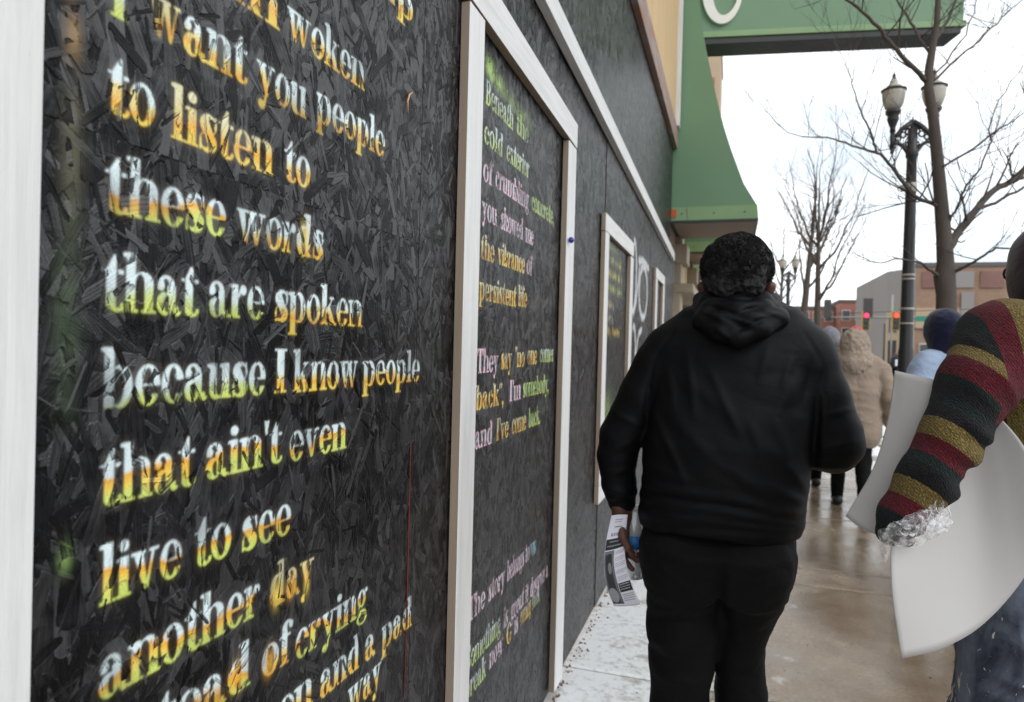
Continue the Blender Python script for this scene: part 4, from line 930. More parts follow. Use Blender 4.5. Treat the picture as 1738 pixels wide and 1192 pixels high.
limbs = [
 [(A(1608, 425), .055), (A(1626, 395, .1), .048), (A(1652, 362, .15), .042), (A(1688, 322, .3), .036), (A(1722, 306, .4), .034), (A(1750, 280, .5), .03), (A(1800, 200, .6), .02)],
 [(A(1655, 358, .15), .02), (A(1690, 345, .2), .018), (A(1738, 318, .3), .014), (A(1790, 290, .4), .010)],
 [(A(1596, 352), .026), (A(1572, 342, -.1), .022), (A(1550, 332, -.2), .020), (A(1520, 292, -.3), .018), (A(1495, 262, -.4), .016), (A(1455, 250, -.5), .012), (A(1415, 236, -.6), .009), (A(1360, 232, -.7), .006)],
 [(A(1487, 260, -.4), .013), (A(1478, 225, -.45), .011), (A(1462, 190, -.5), .009), (A(1448, 150, -.55), .006), (A(1440, 120, -.6), .004)],
 [(A(1572, 138), .030), (A(1545, 110, -.2), .026), (A(1515, 78, -.3), .024), (A(1490, 45, -.4), .020), (A(1455, 12, -.5), .016), (A(1420, -15, -.6), .012)],
 [(A(1582, 95), .020), (A(1556, 55, .1), .017), (A(1535, 20, .2), .013), (A(1510, -25, .3), .009)],
 [(A(1585, 70), .020), (A(1606, 40, .1), .017), (A(1622, 0, .2), .014), (A(1640, -60, .3), .01)],
 [(A(1580, 140), .016), (A(1620, 105, .2), .013), (A(1662, 70, .3), .011), (A(1700, 30, .4), .009), (A(1735, 0, .5), .006)],
 [(A(1591, 290), .013), (A(1640, 260, -.2), .012), (A(1680, 230, -.3), .010), (A(1720, 205, -.4), .007)],
 [(A(1606, 385), .016), (A(1625, 350, -.1), .014), (A(1640, 315, -.2), .012), (A(1665, 285, -.3), .010), (A(1683, 240, -.4), .008), (A(1678, 220, -.4), .007), (A(1695, 170, -.4), .006), (A(1738, 110, -.5), .004)],
 [(A(1601, 475), .030), (A(1582, 460, -.1), .018), (A(1560, 445, -.3), .014), (A(1530, 440, -.5), .009), (A(1480, 445, -.8), .006)],
 [(A(1612, 466), .024), (A(1640, 452, -.1), .016), (A(1665, 437, -.2), .014), (A(1690, 421, -.3), .011), (A(1740, 425, -.4), .007)],
 [(A(1578, 150), .014), (A(1592, 120, .2), .012), (A(1640, 60, .4), .009), (A(1660, -10, .5), .006)]]
limbs = [[(p, q*.82) for p, q in l] for l in limbs]
bare_tree('large leafless tree with forked trunk rising behind the near street lamp', (tb[0], TY, 0), trunkpts, limbs, 3, .50, .56, 3)
def far_tree(label, px, Y, ytop, rad, seed, lean=0.0):
    b = at(px, 560, Y); zt = at(px, ytop, Y)[2]; r = random.Random(seed); x = b[0]
    fork = zt*.42
    tr = [((x, Y, -.02), rad*1.5), ((x, Y, .3), rad*1.1), ((x+.03, Y, fork*.6), rad), ((x+lean*.4, Y, fork), rad*.9), ((x+lean*.7, Y, zt*.62), rad*.6), ((x+lean, Y, zt*.8), rad*.35)]
    lb = []
    for k in range(9):
        z0 = r.uniform(fork*.95, zt*.72); a = r.uniform(0, 2*pi); u = r.uniform(.7, 1.25); x0 = np.interp(z0, [p[2] for p, _ in tr], [p[0] for p, _ in tr])
        lb.append([((x0, Y, z0), rad*.42), ((x0+cos(a)*u*.4, Y+sin(a)*u*.4, z0+u*.5), rad*.3), ((x0+cos(a)*u*.75, Y+sin(a)*u*.75, min(z0+u*1.3, zt*.95)), rad*.16)])
    lb.append([((x+lean, Y, zt*.8), rad*.35), ((x+lean*1.1, Y, zt*.9), rad*.25), ((x+lean*1.1, Y+.1, zt), rad*.12)])
    bare_tree(label, (x, Y, 0), tr, lb, seed, .62, .95, 3)
far_tree('slender leafless tree, the left of the two distant trunks beside the man', 1357, 24, 285, .115, 21, .35)
far_tree('slender leafless tree, right of the two distant trunks behind the beige hooded coat', 1388, 18, 290, .085, 22, -.05)
far_tree('faint bare tree farthest up the sidewalk between the man and the lamp', 1322, 36, 380, .10, 23, .1)

# ------------------------------------------------------------------ traffic signals over the junction
M_SIGY = simple('yellow_signal_housing', (.50, .27, .03), .5); M_GALV = simple('galvanised_arm', (.30, .29, .28), .5, .1)
def emit(name, c, s):
    m = NT(name); m.b.inputs['Emission Color'].default_value = (*c, 1); m.b.inputs['Emission Strength'].default_value = s; return m.out(c, .4)
M_RLIT = emit('lit_red_lens', (1.0, .07, .03), 1.6); M_PLIT = emit('lit_magenta_red_lens', (1.0, .04, .13), 1.6); M_DLENS = simple('dark_lens', (.03, .05, .03), .3)
SY = 45.0
arm = thing('signal_mast', 'grey horizontal mast arm carrying the traffic lights over the junction', 'signal mast', (15.0, SY+.4, 0))
zA = 3.75
m = MB(); m.tube([(15.6, SY+.4, -.1), (15.6, SY+.4, 5.0)], [.16, .10], 10); m.build('pole', M_GALV, arm, True)
m = MB(); m.tube([(15.6, SY+.4, zA+.05), (11, SY+.4, zA+.02), (5.9, SY+.4, zA)], [.09, .07, .045], 8); m.build('arm', M_GALV, arm, True)
def signal(px, py, label, lens, facing=1, w=.42):
    c = at(px, py, SY); x, z = c[0], c[2]
    t = thing('traffic_light', label, 'traffic light', (x, SY, z-.55), 'traffic lights over the junction')
    m = MB(); m.box(x-w/2, x+w/2, SY, SY+.3, z-.55, z+.55); m.build('housing', M_SIGY if facing > 0 else M_POST, t, bev=.03)
    if facing > 0:
        m = MB(); m.box(x-w/2+.05, x+w/2-.05, SY-.02, SY-.001, z-.50, z+.50); m.build('face_plate', M_POST, t)
        for k, l in enumerate((lens, M_DLENS, M_DLENS)):
            zz_ = z+.33-.33*k; m = MB(); n = 14; r = .145
            m.raw([(x+r*cos(2*pi*i/n), SY-.05, zz_+r*sin(2*pi*i/n)) for i in range(n)]+[(x, SY-.075, zz_)], [(i, (i+1) % n, n) for i in range(n)]); le = m.build('lens', l, t, True)
            m = MB(); m.tube([(x+.16*cos(a), SY-.10, zz_+.16*sin(a)) for a in np.linspace(.1, pi-.1, 9)], .02, 4); m.build('visor', M_POST, le)
    return t
signal(1470, 545, 'traffic light with a pinkish red lens lit, left one on the mast arm', M_PLIT)
signal(1521, 545, 'traffic light with an orange-red lens lit, beside the near lamp post', M_RLIT)
signal(1405, 524, 'dark back of a traffic light seen above the grey beanie', None, -1, .38)
signal(1474, 522, 'dark back of a traffic light just above the pinkish red one', None, -1, .5)
m = MB(); m.tube([(6.2, SY+1.2, 4.0), (13.9, SY+1.2, 4.35)], .02, 4)
o = m.build('span_wire', M_POST, None, loc=(6.2, SY+1.2, 4)); tag(o, 'thin dark wire crossing above the junction near the signals', 'wire')
c = at(1572, 541, SY); o = boxo('street_sign', c[0]-.5, c[0]+.5, SY+.2, SY+.24, c[2]-.16, c[2]+.16, simple('green_sign_face', (.02, .22, .15), .4), None, bev=.01, loc=(c[0], SY+.2, c[2]))
tag(o, 'small green street name sign on the mast arm beside the blue hood', 'sign')
for px, h_, lb in ((1512, 5.5, 'tall grey post left of the near lamp across the junction'), (1500, 3.6, 'thin dark post standing beside the far pedestrian')):
    c = at(px, 600, 50); m = MB(); m.tube([(c[0], 50, -.12), (c[0], 50, h_)], .06, 8); o = m.build('utility_pole', M_GALV if h_ > 4 else M_POST, None, True, loc=(c[0], 50, -.12)); tag(o, lb, 'pole')
# ------------------------------------------------------------------ people
def fabric(name, col, rough=.85, var=.15, knit=0, sheen=.3, fold=.004):
    m = NT(name); v = m.coord(kind='World'); n = m.noise(v, 9, 4); f = m.noise(v, 900, 2)
    c = m.mix(n, tuple(x*(1-var) for x in col), tuple(x*(1+var) for x in col))
    c = m.mix(m.ramp(f, [(.55, 0), (.8, .5)]), c, tuple(min(1, x*2.0+.001) for x in col))
    nr = m.bump(m.noise(m.coord((1, 1, 1.6), kind='World'), 26, 3, .5, .8), fold, .5)
    nr = m.bump(f, .0008, .5, nr)
    return m.out(c, rough, nr, Sheen_Weight=sheen, Specular_IOR_Level=.13)
M_HOOD = fabric('black_jersey', (.0028, .0030, .0038), .56, fold=.003, sheen=.0)
M_PANT = fabric('black_trouser_cloth', (.0036, .0036, .0040), .75, fold=.006, sheen=.01)
def skin_mat(name, c): 
    m = NT(name); v = m.coord(kind='World'); n = m.noise(v, 40, 4)
    return m.out(m.mix(n, tuple(x*.8 for x in c), tuple(x*1.15 for x in c)), .5, m.bump(m.noise(v, 500, 3), .0004), Subsurface_Weight=.1, Subsurface_Radius=(.01, .004, .002))
M_SKIN = skin_mat('dark_brown_skin', (.105, .042, .026)); M_SKIN2 = skin_mat('brown_skin', (.20, .10, .065))
M_HAIR = simple('black_curly_hair', (.006, .0055, .006), .75, .4, 60, .004, bscale=260)
M_SHOE = simple('black_shoe', (.015, .015, .016), .45, .2)
M_SOLE = simple('shoe_sole', (.20, .19, .18), .7)
M_EYEW = simple('eye_white', (.6, .58, .55), .3, .03); M_IRIS = simple('dark_iris', (.02, .01, .006), .2)

def add_head(S, c, fwd, s=1.0):
    """skull, jaw, nose, lips, brow and ears blended into one field; c is the centre of the skull, fwd the way it looks"""
    c = Vector(c); f = Vector(fwd).normalized(); r = Vector((f.y, -f.x, 0)).normalized(); u = Vector((0, 0, 1))
    P = lambda a, b, d: c+(r*a+f*b+u*d)*s
    S.ell(c, (.078*s, .092*s, .098*s), .01)
    S.cap(P(0, .045, -.055), P(0, .05, -.085), .050*s, .034*s, .03)
    S.cap(P(0, .085, .012), P(0, .112, -.022), .009*s, .014*s, .014)
    S.cap(P(-.016, .100, -.028), P(.016, .100, -.028), .008*s, None, .008)
    S.cap(P(-.020, .090, -.055), P(.020, .090, -.055), .008*s, None, .007)
    S.cap(P(-.018, .087, -.068), P(.018, .087, -.068), .008*s, None, .007)
    S.cap(P(-.045, .072, .022), P(.045, .072, .022), .012*s, None, .014)
    for k in (-1, 1):
        S.sub(S.capd(P(k*.03, .095, .006), P(k*.03, .105, .006), .012*s, .012*s), .012)
        S.cap(P(k*.080, -.005, -.020), P(k*.086, -.015, .016), .010*s, .014*s, .006, (1, 1, 1))
def eyes(parent, c, fwd, s=1.0):
    c = Vector(c); f = Vector(fwd).normalized(); r = Vector((f.y, -f.x, 0)).normalized()
    for k in (-1, 1):
        m = MB(); p = c+(r*k*.030+f*.078+Vector((0, 0, .006)))*s
        m.lathe((p.x, p.y, p.z-.011*s), [(.0005, 0), (.007*s, .003*s), (.0105*s, .011*s), (.007*s, .019*s), (.0005, .022*s)], 10); e = m.build('eyeball', M_EYEW, parent, True)
        m = MB(); q = p+f*.0100*s; n = 8; m.raw([tuple(q+(r*cos(2*pi*i/n)+Vector((0, 0, sin(2*pi*i/n))))*.0052*s) for i in range(n)]+[tuple(q+f*.002)], [(i, (i+1) % n, n) for i in range(n)]); m.build('iris', M_IRIS, e, True)
def hand_field(S, wrist, dirn, palm_n, side=1, s=1.0, curl=.5, k0=.014):
    """palm plus five separate fingers. dirn: wrist->knuckles, palm_n: out of the palm, side: +1 thumb towards dirn x palm_n"""
    w = Vector(wrist); d = Vector(dirn).normalized(); n = Vector(palm_n); n = (n-d*n.dot(d)).normalized(); t = d.cross(n)*side
    Q = lambda a, b, c: w+(d*a+t*b+n*c)*s
    for b0, b1 in ((-.024, -.030), (-.008, -.010), (.008, .010), (.022, .028)):
        S.cap(Q(-.02, b0*.7, 0), Q(.078, b1, 0), .016*s, .0125*s, k0)
    fl = [(-.031, .058, .0082), (-.0105, .074, .0090), (.0105, .078, .0093), (.030, .070, .0090)]
    if isinstance(curl, (int, float)): curl = [curl]*4
    for (b, L, r), cu in zip(fl, curl):
        p = Q(.080, b, 0); a = 0
        for j, (fr_, da) in enumerate(((.46, cu*1.0), (.30, cu*1.3), (.24, cu*.9))):
            a += da; q = p+(d*cos(a)+n*sin(a))*L*fr_*s
            S.cap(p, q, r*s*(1-.08*j), r*s*(.93-.08*j), .004); p = q
    p = Q(.012, .026, .006); q = Q(.045, .050, .022); q2 = Q(.072, .048, .034); q3 = Q(.092, .038, .040)
    S.cap(p, q, .0145*s, .0115*s, .010); S.cap(q, q2, .0112*s, .0098*s, .004); S.cap(q2, q3, .0098*s, .0078*s, .004)
def hand_mesh(wrist, dirn, palm_n, side=1, s=1.0, curl=.5, arm=None, h=.0024):
    w = Vector(wrist); R_ = .20*s
    S = SDF(w-Vector((R_, R_, R_)), w+Vector((R_, R_, R_)), h); hand_field(S, wrist, dirn, palm_n, side, s, curl)
    if arm is not None: S.cap(w-Vector(dirn).normalized()*.0, arm, .024*s, .030*s, .02)
    return surfnets(S.d, S.o, S.h)
def merge(parts):
    V = []; F = []; n = 0
    for v, f in parts:
        V.append(np.asarray(v)); F += [tuple(int(i)+n for i in q) for q in f]; n += len(v)
    return np.concatenate(V), F

def shoe(parent, heel, toe, mat=None, s=1.0):
    h = Vector(heel); t = Vector(toe); d = t-h
    S = SDF([min(h.x, t.x)-.08, min(h.y, t.y)-.10, h.z-.04], [max(h.x, t.x)+.08, max(h.y, t.y)+.10, h.z+.16], .006)
    S.cap(h+Vector((0, 0, .045)), t+Vector((0, 0, .035)), .042*s, .036*s, .02); S.cap(h+Vector((0, 0, .05)), h+d*.3+Vector((0, 0, .09)), .042*s, .038*s, .03)
    S.d = np.maximum(S.d, (h.z+.004)-S.Z)
    S.mesh('shoe', mat or M_SHOE, parent)

# ---- the dark-haired man in black, seen from behind
MY = 2.02
def Pm(x, y, d=0.0): return tuple(at(x, y, MY)+np.array((0, d, 0)))
def zx(rows):
    zs, a, b = [], [], []
    for y, l, r in rows[::-1]:
        zs.append((at(l, y, MY)[2]+at(r, y, MY)[2])/2); a.append(at(l, y, MY)[0]); b.append(at(r, y, MY)[0])
    return zs, a, b
hc = at(1250, 462, MY); hc = (hc[0], MY+.02, hc[2]); hz_ = hc[2]
# body: head, neck, torso, legs, one surface
S = SDF([hc[0]-.15, MY-.16, hz_-.24], [hc[0]+.15, MY+.17, hz_+.14], .0040)
add_head(S, hc, (0, 1, 0), 1.02)
S.cap((hc[0], MY-.005, hz_-.07), (hc[0], MY-.02, hz_-.26), .066, .085, .03)
S.cap((hc[0]-.02, MY-.055, hz_-.09), (hc[0]+.02, MY-.055, hz_-.09), .028, None, .03)
for zf in (-.125, -.155): S.fold((hc[0]-.06, 0, hz_+zf), (hc[0]+.06, 0, hz_+zf+.004), .003, .006)
for k in (-1, 1): S.cap((hc[0]+k*.082, MY+.012, hz_-.082), (hc[0]+k*.091, MY+.006, hz_-.040), .010, .015, .006)
head = surfnets(S.d, S.o, S.h)
zs, a, b = zx([(640, 1125, 1395), (750, 1105, 1360), (850, 1100, 1352), (950, 1100, 1340)])
S = SDF([.30, 1.70, .05], [1.10, 2.36, hz_-.18], .012)
S.loft([zs[0], zs[1], zs[2], zs[3]], np.array(a)+.03, np.array(b)-.03, [MY]*4, [.10, .12, .12, .09], 2.3, .02)
S.cap((hc[0], MY-.02, hz_-.19), (hc[0], MY, 1.45), .08, .10, .03)
S.cap((.50, MY, 1.44), (.90, MY, 1.44), .07, None, .05)
legs = {-1: [(.575, MY, .93), (.575, MY+.01, .50), (.565, MY-.02, .11)], 1: [(.765, MY, .93), (.758, MY+.07, .50), (.742, MY+.12, .11)]}
for k in (-1, 1): S.chain(legs[k], [.070, .045, .038], .03)
torso = surfnets(S.d, S.o, S.h)
lw = Pm(1056, 872, .0); le = Pm(1052, 765, -.02)
lh = hand_mesh(lw, (.10, .12, -1), (.92, -.30, 0), 1, 1.08, [.60, .55, .5, .25], arm=le)
rwp = Pm(1385, 785, .0); re = Pm(1414, 762, .0)
rw = (rwp[0]-.02, MY+.27, rwp[2]+.02)
rh = hand_mesh(rw, (-.5, .8, .05), (-.6, -.4, .2), -1, 1.05, .7, arm=tuple(Vector(rw)+Vector((.03, -.12, 0))), h=.004)
V, F = merge([head, torso, lh, rh])
man = mk('person', V, F, M_SKIN, None, True, loc=(.68, MY, 0))
tag(man, 'dark-haired man in a black hoodie and black trousers walking away, papers in left hand', 'person', 'people walking up the sidewalk')
eyes(man, hc, (0, 1, 0), 1.02)
# hair
S = SDF([hc[0]-.14, MY-.15, hz_-.10], [hc[0]+.14, MY+.17, hz_+.15], .0026)
S.ell((hc[0]+.001, MY+.0, hz_+.006), (.088, .104, .094), 0)
S.cap((hc[0]-.036, MY-.054, hz_-.040), (hc[0]+.036, MY-.054, hz_-.040), .036, None, .03)
S.add(-.0058*vnoise(S.X, S.Y, S.Z, 95, 1)-.0030*vnoise(S.X, S.Y, S.Z, 190, 2)-.0060*vnoise(S.X, S.Y, S.Z, 32, 3)-.003)
S.d = np.maximum(S.d, -(S.Z-(hz_-.062)-(S.Y-MY+.06)*.75)*.8)          # hairline: low at the nape, high at the brow
S.d = np.maximum(S.d, (S.Y-(MY+.085)))
S.mesh('hair', M_HAIR, man)
m = MB()
rr = random.Random(9)
clumps = [(rr.uniform(0, 2*pi), math.asin(rr.uniform(-.35, 1)), rr.uniform(-.003, .008)) for _ in range(420)]
for k in range(12000):                                   # loose curls in clumps that break the outline
    ca, ce, ch = clumps[k % 420]; a = ca+rr.gauss(0, .065)/max(cos(ce), .2); e = ce+rr.gauss(0, .065); nrm = Vector((cos(a)*cos(e), sin(a)*cos(e), sin(e)))
    p = Vector((hc[0]+nrm.x*.088, MY+nrm.y*.103, hz_+.006+nrm.z*.092))+nrm*ch
    if p.z < hz_-.050+(p.y-MY+.06)*.75 or p.y > MY+.08: continue
    t = nrm.orthogonal().normalized(); b_ = nrm.cross(t); r0 = rr.uniform(.0018, .0035); ph = rr.uniform(0, 6)
    pts = [p+nrm*(-.002+.0024*i)+(t*cos(ph+i*1.3)+b_*sin(ph+i*1.3))*r0 for i in range(5)]
    m.tube(pts, .0010, 3, False)
o = m.build('loose_curls', M_HAIR, man, True); o['kind'] = 'stuff'
# hoodie
S = SDF([.26, 1.70, .90], [1.13, 2.42, 1.72], .0058)
rows = [(542, 1184, 1328), (562, 1146, 1360), (590, 1118, 1384), (640, 1104, 1396), (700, 1095, 1394), (750, 1094, 1378), (800, 1094, 1370), (850, 1090, 1366), (875, 1086, 1364), (893, 1090, 1358)]
zs, a, b = zx(rows)
dd = [.150, .165, .172, .178, .178, .165, .150, .130, .110, .085]
yc = [MY-.015, MY-.01, MY-.01, MY-.01, MY-.01, MY-.005, MY, MY, MY+.0, MY+.0]
S.loft(zs, a, b, yc, dd, 2.35, .02)
S.cap(Pm(1188, 565), Pm(1140, 596), .080, .078, .05); S.cap(Pm(1322, 568), Pm(1360, 600), .080, .078, .05)
S.cap(Pm(1250, 510), Pm(1252, 575), .075, .105, .05)
S.chain([Pm(1122, 622, 0), Pm(1096, 672, -.01), Pm(1056, 738, -.02), Pm(1048, 772, -.015), Pm(1049, 820, 0), Pm(1054, 852, .01)], [.082, .076, .060, .056, .049, .042], .010, (1, 1.12, 1))
S.chain([Pm(1372, 625, 0), Pm(1388, 676, 0), Pm(1410, 738, .0), Pm(1414, 754, .01)], [.080, .078, .075, .074], .03, (1, 1.1, 1))
S.chain([Pm(1414, 754, .01), (rwp[0]+.005, MY+.12, rwp[2]+.045), tuple(Vector(rw)+Vector((.01, -.03, 0)))], [.073, .066, .046], .02)
S.add(-.0030*vnoise(S.X, S.Y, S.Z, 7, 4)-.0035*np.abs(vnoise(S.X+S.Z*.6, S.Y, S.Z*1.1, 12, 5)))
for (x0, y0, x1, y1) in ((1150, 560, 1116, 610), (1116, 610, 1100, 700), (1358, 562, 1388, 615), (1388, 615, 1396, 705), (1086, 868, 1362, 878)): S.fold(Pm(x0, y0), Pm(x1, y1), -.0042, .0034)
for (x0, y0, x1, y1, a_) in ((1170, 600, 1185, 700, .005), (1300, 590, 1286, 650, .005), (1205, 620, 1260, 740, .005), (1120, 700, 1170, 800, .006), (1340, 600, 1322, 660, .006), (1270, 700, 1300, 800, .004), (1140, 620, 1150, 690, .004)): S.fold(Pm(x0, y0), Pm(x1, y1), a_, .008)
F_ = lambda x0, y0, x1, y1, amp, sig: S.fold(Pm(x0, y0), Pm(x1, y1), amp, sig)
# drawn-out folds across the back, and the stacked folds at the waist and cuffs
F_(1345, 640, 1310, 700, .007, .012); F_(1310, 700, 1330, 770, .007, .011); F_(1330, 770, 1372, 832, .006, .010)
F_(1165, 640, 1250, 700, .005, .016); F_(1250, 700, 1345, 790, .004, .014); F_(1395, 640, 1385, 780, .006, .009)
F_(1130, 680, 1210, 760, .004, .014); F_(1210, 760, 1340, 850, .005, .011)
F_(1378, 600, 1350, 690, -.006, .010); F_(1108, 640, 1104, 760, -.007, .009); F_(1384, 640, 1376, 790, -.008, .009)
for (x0, y0, x1, y1, a_, s_) in ((1092, 806, 1230, 822, .008, .009), (1230, 822, 1366, 862, .008, .009), (1088, 832, 1210, 840, .007, .007), (1210, 840, 1360, 876, .006, .007), (1094, 820, 1330, 846, -.006, .007), (1088, 853, 1240, 862, .006, .007), (1240, 866, 1362, 884, .007, .007), (1090, 775, 1180, 800, .005, .010), (1290, 800, 1368, 846, .006, .009), (1150, 500+380, 1356, 892, .004, .006)):
    F_(x0, y0, x1, y1, a_, s_)
for (x0, y0, x1, y1, a_) in ((1022, 800, 1082, 790, .005), (1026, 822, 1084, 836, .006), (1028, 842, 1082, 838, .006), (1020, 770, 1080, 745, .004), (1040, 690, 1095, 720, .004), (1380, 760, 1450, 742, .004), (1376, 788, 1448, 790, .004), (1390, 700, 1450, 690, .004)):
    F_(x0, y0, x1, y1, a_, .006)
hoodie = S.mesh('hoodie', M_HOOD, man)
# the hood lying on the back: draped loops from shoulder to shoulder
S = SDF([.50, 1.70, 1.42], [.90, 2.16, 1.74], .0040)
def drape(pts, rad, k=.012): S.chain([Pm(*p) for p in pts], rad, k)
drape([(1192, 508, .03), (1208, 514, -.04), (1250, 520, -.075), (1290, 514, -.04), (1312, 512, .03)], [.026, .028, .028, .028, .026])
drape([(1196, 506, .05), (1206, 506, -.02), (1250, 512, -.064), (1296, 508, -.02), (1304, 508, .05)], [.013, .014, .015, .014, .013])
drape([(1180, 534, .0), (1196, 548, -.10), (1225, 566, -.150), (1252, 576, -.165), (1285, 562, -.152), (1318, 545, -.10), (1334, 540, .0)], [.020, .026, .027, .024, .027, .024, .018])
drape([(1182, 530, -.02), (1202, 540, -.09), (1232, 548, -.135), (1270, 554, -.145), (1308, 541, -.10), (1330, 536, -.02)], [.018, .024, .030, .030, .024, .018])
drape([(1188, 522, .0), (1212, 528, -.085), (1250, 533, -.115), (1290, 530, -.085), (1322, 526, .0)], [.024, .030, .034, .030, .024])
S.cap(Pm(1196, 520, .06), Pm(1310, 520, .06), .03, None, .03); 
S.add(-.0022*vnoise(S.X, S.Y, S.Z, 32, 6))
F2 = lambda x0, y0, x1, y1, amp, sig: S.fold(Pm(x0, y0), Pm(x1, y1), amp, sig)
for (x0, y0, x1, y1, a_, s_) in ((1190, 528, 1250, 560, .006, .006), (1205, 524, 1262, 546, -.007, .005), (1262, 546, 1318, 536, .006, .005), (1228, 538, 1285, 560, .006, .005), (1240, 570, 1292, 548, -.006, .005), (1215, 560, 1245, 582, .005, .005), (1290, 530, 1330, 544, .005, .005), (1200, 514, 1300, 516, -.006, .004), (1276, 520, 1240, 536, .005, .005), (1300, 522, 1262, 532, -.005, .004)):
    F2(x0, y0, x1, y1, a_, s_)
S.mesh('hood', M_HOOD, man)
# trousers
S = SDF([.36, 1.68, .06], [1.0, 2.42, 1.04], .0070)
rows = [(886, 1098, 1350), (920, 1087, 1350), (950, 1087, 1346), (990, 1090, 1336)]
zs, a, b = zx(rows); S.loft(zs, a, b, [MY+.0, MY-.005, MY-.01, MY], [.135, .165, .170, .10], 2.3, .03)
S.ell(Pm(1160, 950, -.09), (.085, .07, .12), .05); S.ell(Pm(1277, 946, -.09), (.085, .07, .12), .05)
L = at(1100, 1192, MY)
S.chain([Pm(1160, 960, -.02), Pm(1157, 1060, -.01), Pm(1156, 1110, 0), Pm(1154, 1192, 0), (.575, MY+.02, .30), (.565, MY-.02, .10)], [.100, .098, .089, .081, .074, .068], .012, (1, 1.15, 1))
S.chain([Pm(1276, 950, -.01), Pm(1275, 1000, .0), Pm(1266, 1050, .03), Pm(1256, 1100, .05), Pm(1258, 1192, .06), (.752, MY+.10, .30), (.742, MY+.13, .10)], [.096, .088, .074, .066, .070, .068, .064], .012, (1, 1.15, 1))
S.chain([Pm(1222, 960, 0), Pm(1220, 1040, .01), Pm(1214, 1112, .02)], [.07, .05, .018], .012)
S.add(-.0040*vnoise(S.X, S.Y, S.Z*1.5, 9, 7)-.0040*np.abs(vnoise(S.X+S.Z*.5, S.Y, S.Z*1.3, 15, 8))-.0012*vnoise(S.X, S.Y, S.Z*1.5, 38, 8))
for (x0, y0, x1, y1, a_, s_) in ((1222, 930, 1226, 1040, -.014, .010), (1120, 930, 1200, 985, .004, .012), (1110, 1010, 1225, 1012, .006, .008), (1105, 1026, 1215, 1030, -.006, .008), (1100, 1070, 1160, 1060, .004, .009), (1225, 1000, 1330, 960, .004, .012), (1110, 1120, 1200, 1140, .004, .01), (1240, 1070, 1300, 1040, .005, .01), (1240, 1130, 1300, 1120, .005, .01), (1245, 940, 1225, 1000, .006, .01),
    (1118, 918, 1172, 932, -.0028, .0035), (1262, 946, 1345, 938, -.0030, .0035), (1262, 948, 1256, 1006, -.0022, .003), (1120, 922, 1114, 985, -.002, .003), (1114, 985, 1150, 1002, -.002, .003)):
    S.fold(Pm(x0, y0), Pm(x1, y1), a_, s_)
S.mesh('trousers', M_PANT, man)
shoe(man, (.565, MY-.06, 0), (.555, MY+.20, 0)); shoe(man, (.742, MY+.09, 0), (.76, MY+.35, 0))

# ---- flyer and water bottle held in the man's left hand
def sheet_obj(name, C, nu, nv, thick, mat, parent=None, loc=None, uvs=True):
    """curved sheet through a bicubic-ish grid of control points C[v][u]"""
    C = np.array(C, float); mv, mu = C.shape[:2]
    def cat(P, t):
        n = len(P); x = t*(n-1); i = min(int(x), n-2); f = x-i
        p0 = P[max(i-1, 0)] if i > 0 else 2*P[0]-P[1]; p3 = P[i+2] if i+2 < n else 2*P[-1]-P[-2]; p1, p2 = P[i], P[i+1]
        return .5*(2*p1+(p2-p0)*f+(2*p0-5*p1+4*p2-p3)*f*f+(3*p1-p0-3*p2+p3)*f**3)
    G = np.zeros((nv+1, nu+1, 3))
    for j in range(nv+1):
        rowp = [cat(C[:, q], j/nv) for q in range(mu)]
        for i in range(nu+1): G[j, i] = cat(np.array(rowp), i/nu)
    dx = np.gradient(G, axis=1); dy = np.gradient(G, axis=0); N = np.cross(dx, dy); N /= np.linalg.norm(N, axis=2, keepdims=True)
    A_, B_ = (G+N*thick/2).reshape(-1, 3), (G-N*thick/2).reshape(-1, 3); n = len(A_); w = nu+1; F = []
    for j in range(nv):
        for i in range(nu):
            a = j*w+i; F.append((a, a+1, a+w+1, a+w)); F.append((n+a, n+a+w, n+a+w+1, n+a+1))
    for i in range(nu): F += [(i, n+i, n+i+1, i+1), (nv*w+i, nv*w+i+1, n+nv*w+i+1, n+nv*w+i)]
    for j in range(nv): F += [(j*w, (j+1)*w, n+(j+1)*w, n+j*w), (j*w+nu, n+j*w+nu, n+(j+1)*w+nu, (j+1)*w+nu)]
    u, v = np.meshgrid(np.linspace(0, 1, nu+1), np.linspace(0, 1, nv+1)); uv = np.stack([u.ravel(), v.ravel()], 1)
    o = mk(name, np.concatenate([A_, B_]), F, mat, parent, True, loc, uv=np.concatenate([uv, uv]))
    sm = np.ones(len(F), dtype=bool); sm[2*nu*nv:] = False; o.data.polygons.foreach_set('use_smooth', sm); o.data.update()
    return o, G
# printed page: u across, v down
fw, fh = 200, 520; pg = np.ones((fh, fw, 4), np.float32)*np.array((.88, .88, .93, 1), np.float32)
def ink(u0, u1, v0, v1, c): pg[int(v0*fh):int(v1*fh), int(u0*fw):int(u1*fw), :3] = c
def lines(u0, u1, v0, v1, n, c=.45, seed=0):
    r = random.Random(seed)
    for k in range(n):
        v = v0+(v1-v0)*k/n; x = u0
        e = u1-(r.random()*.25*(u1-u0) if k == n-1 else 0)
        while x < e:
            w = r.uniform(.015, .05); ink(x, min(x+w, e), v, v+(v1-v0)/n*.42, c); x += w+.012
lines(.30, .75, .05, .10, 2, .5, 1); lines(.35, .85, .13, .16, 1, .3, 2)
for k in range(5): ink(.22+.14*k, .22+.14*k+.09, .205, .235, .35); ink(.245+.14*k, .245+.14*k+.04, .212, .226, .85)
ink(.02, .98, .265, .375, (.07, .08, .12)); lines(.20, .8, .288, .318, 1, .6, 3); lines(.10, .9, .332, .362, 1, .6, 4)
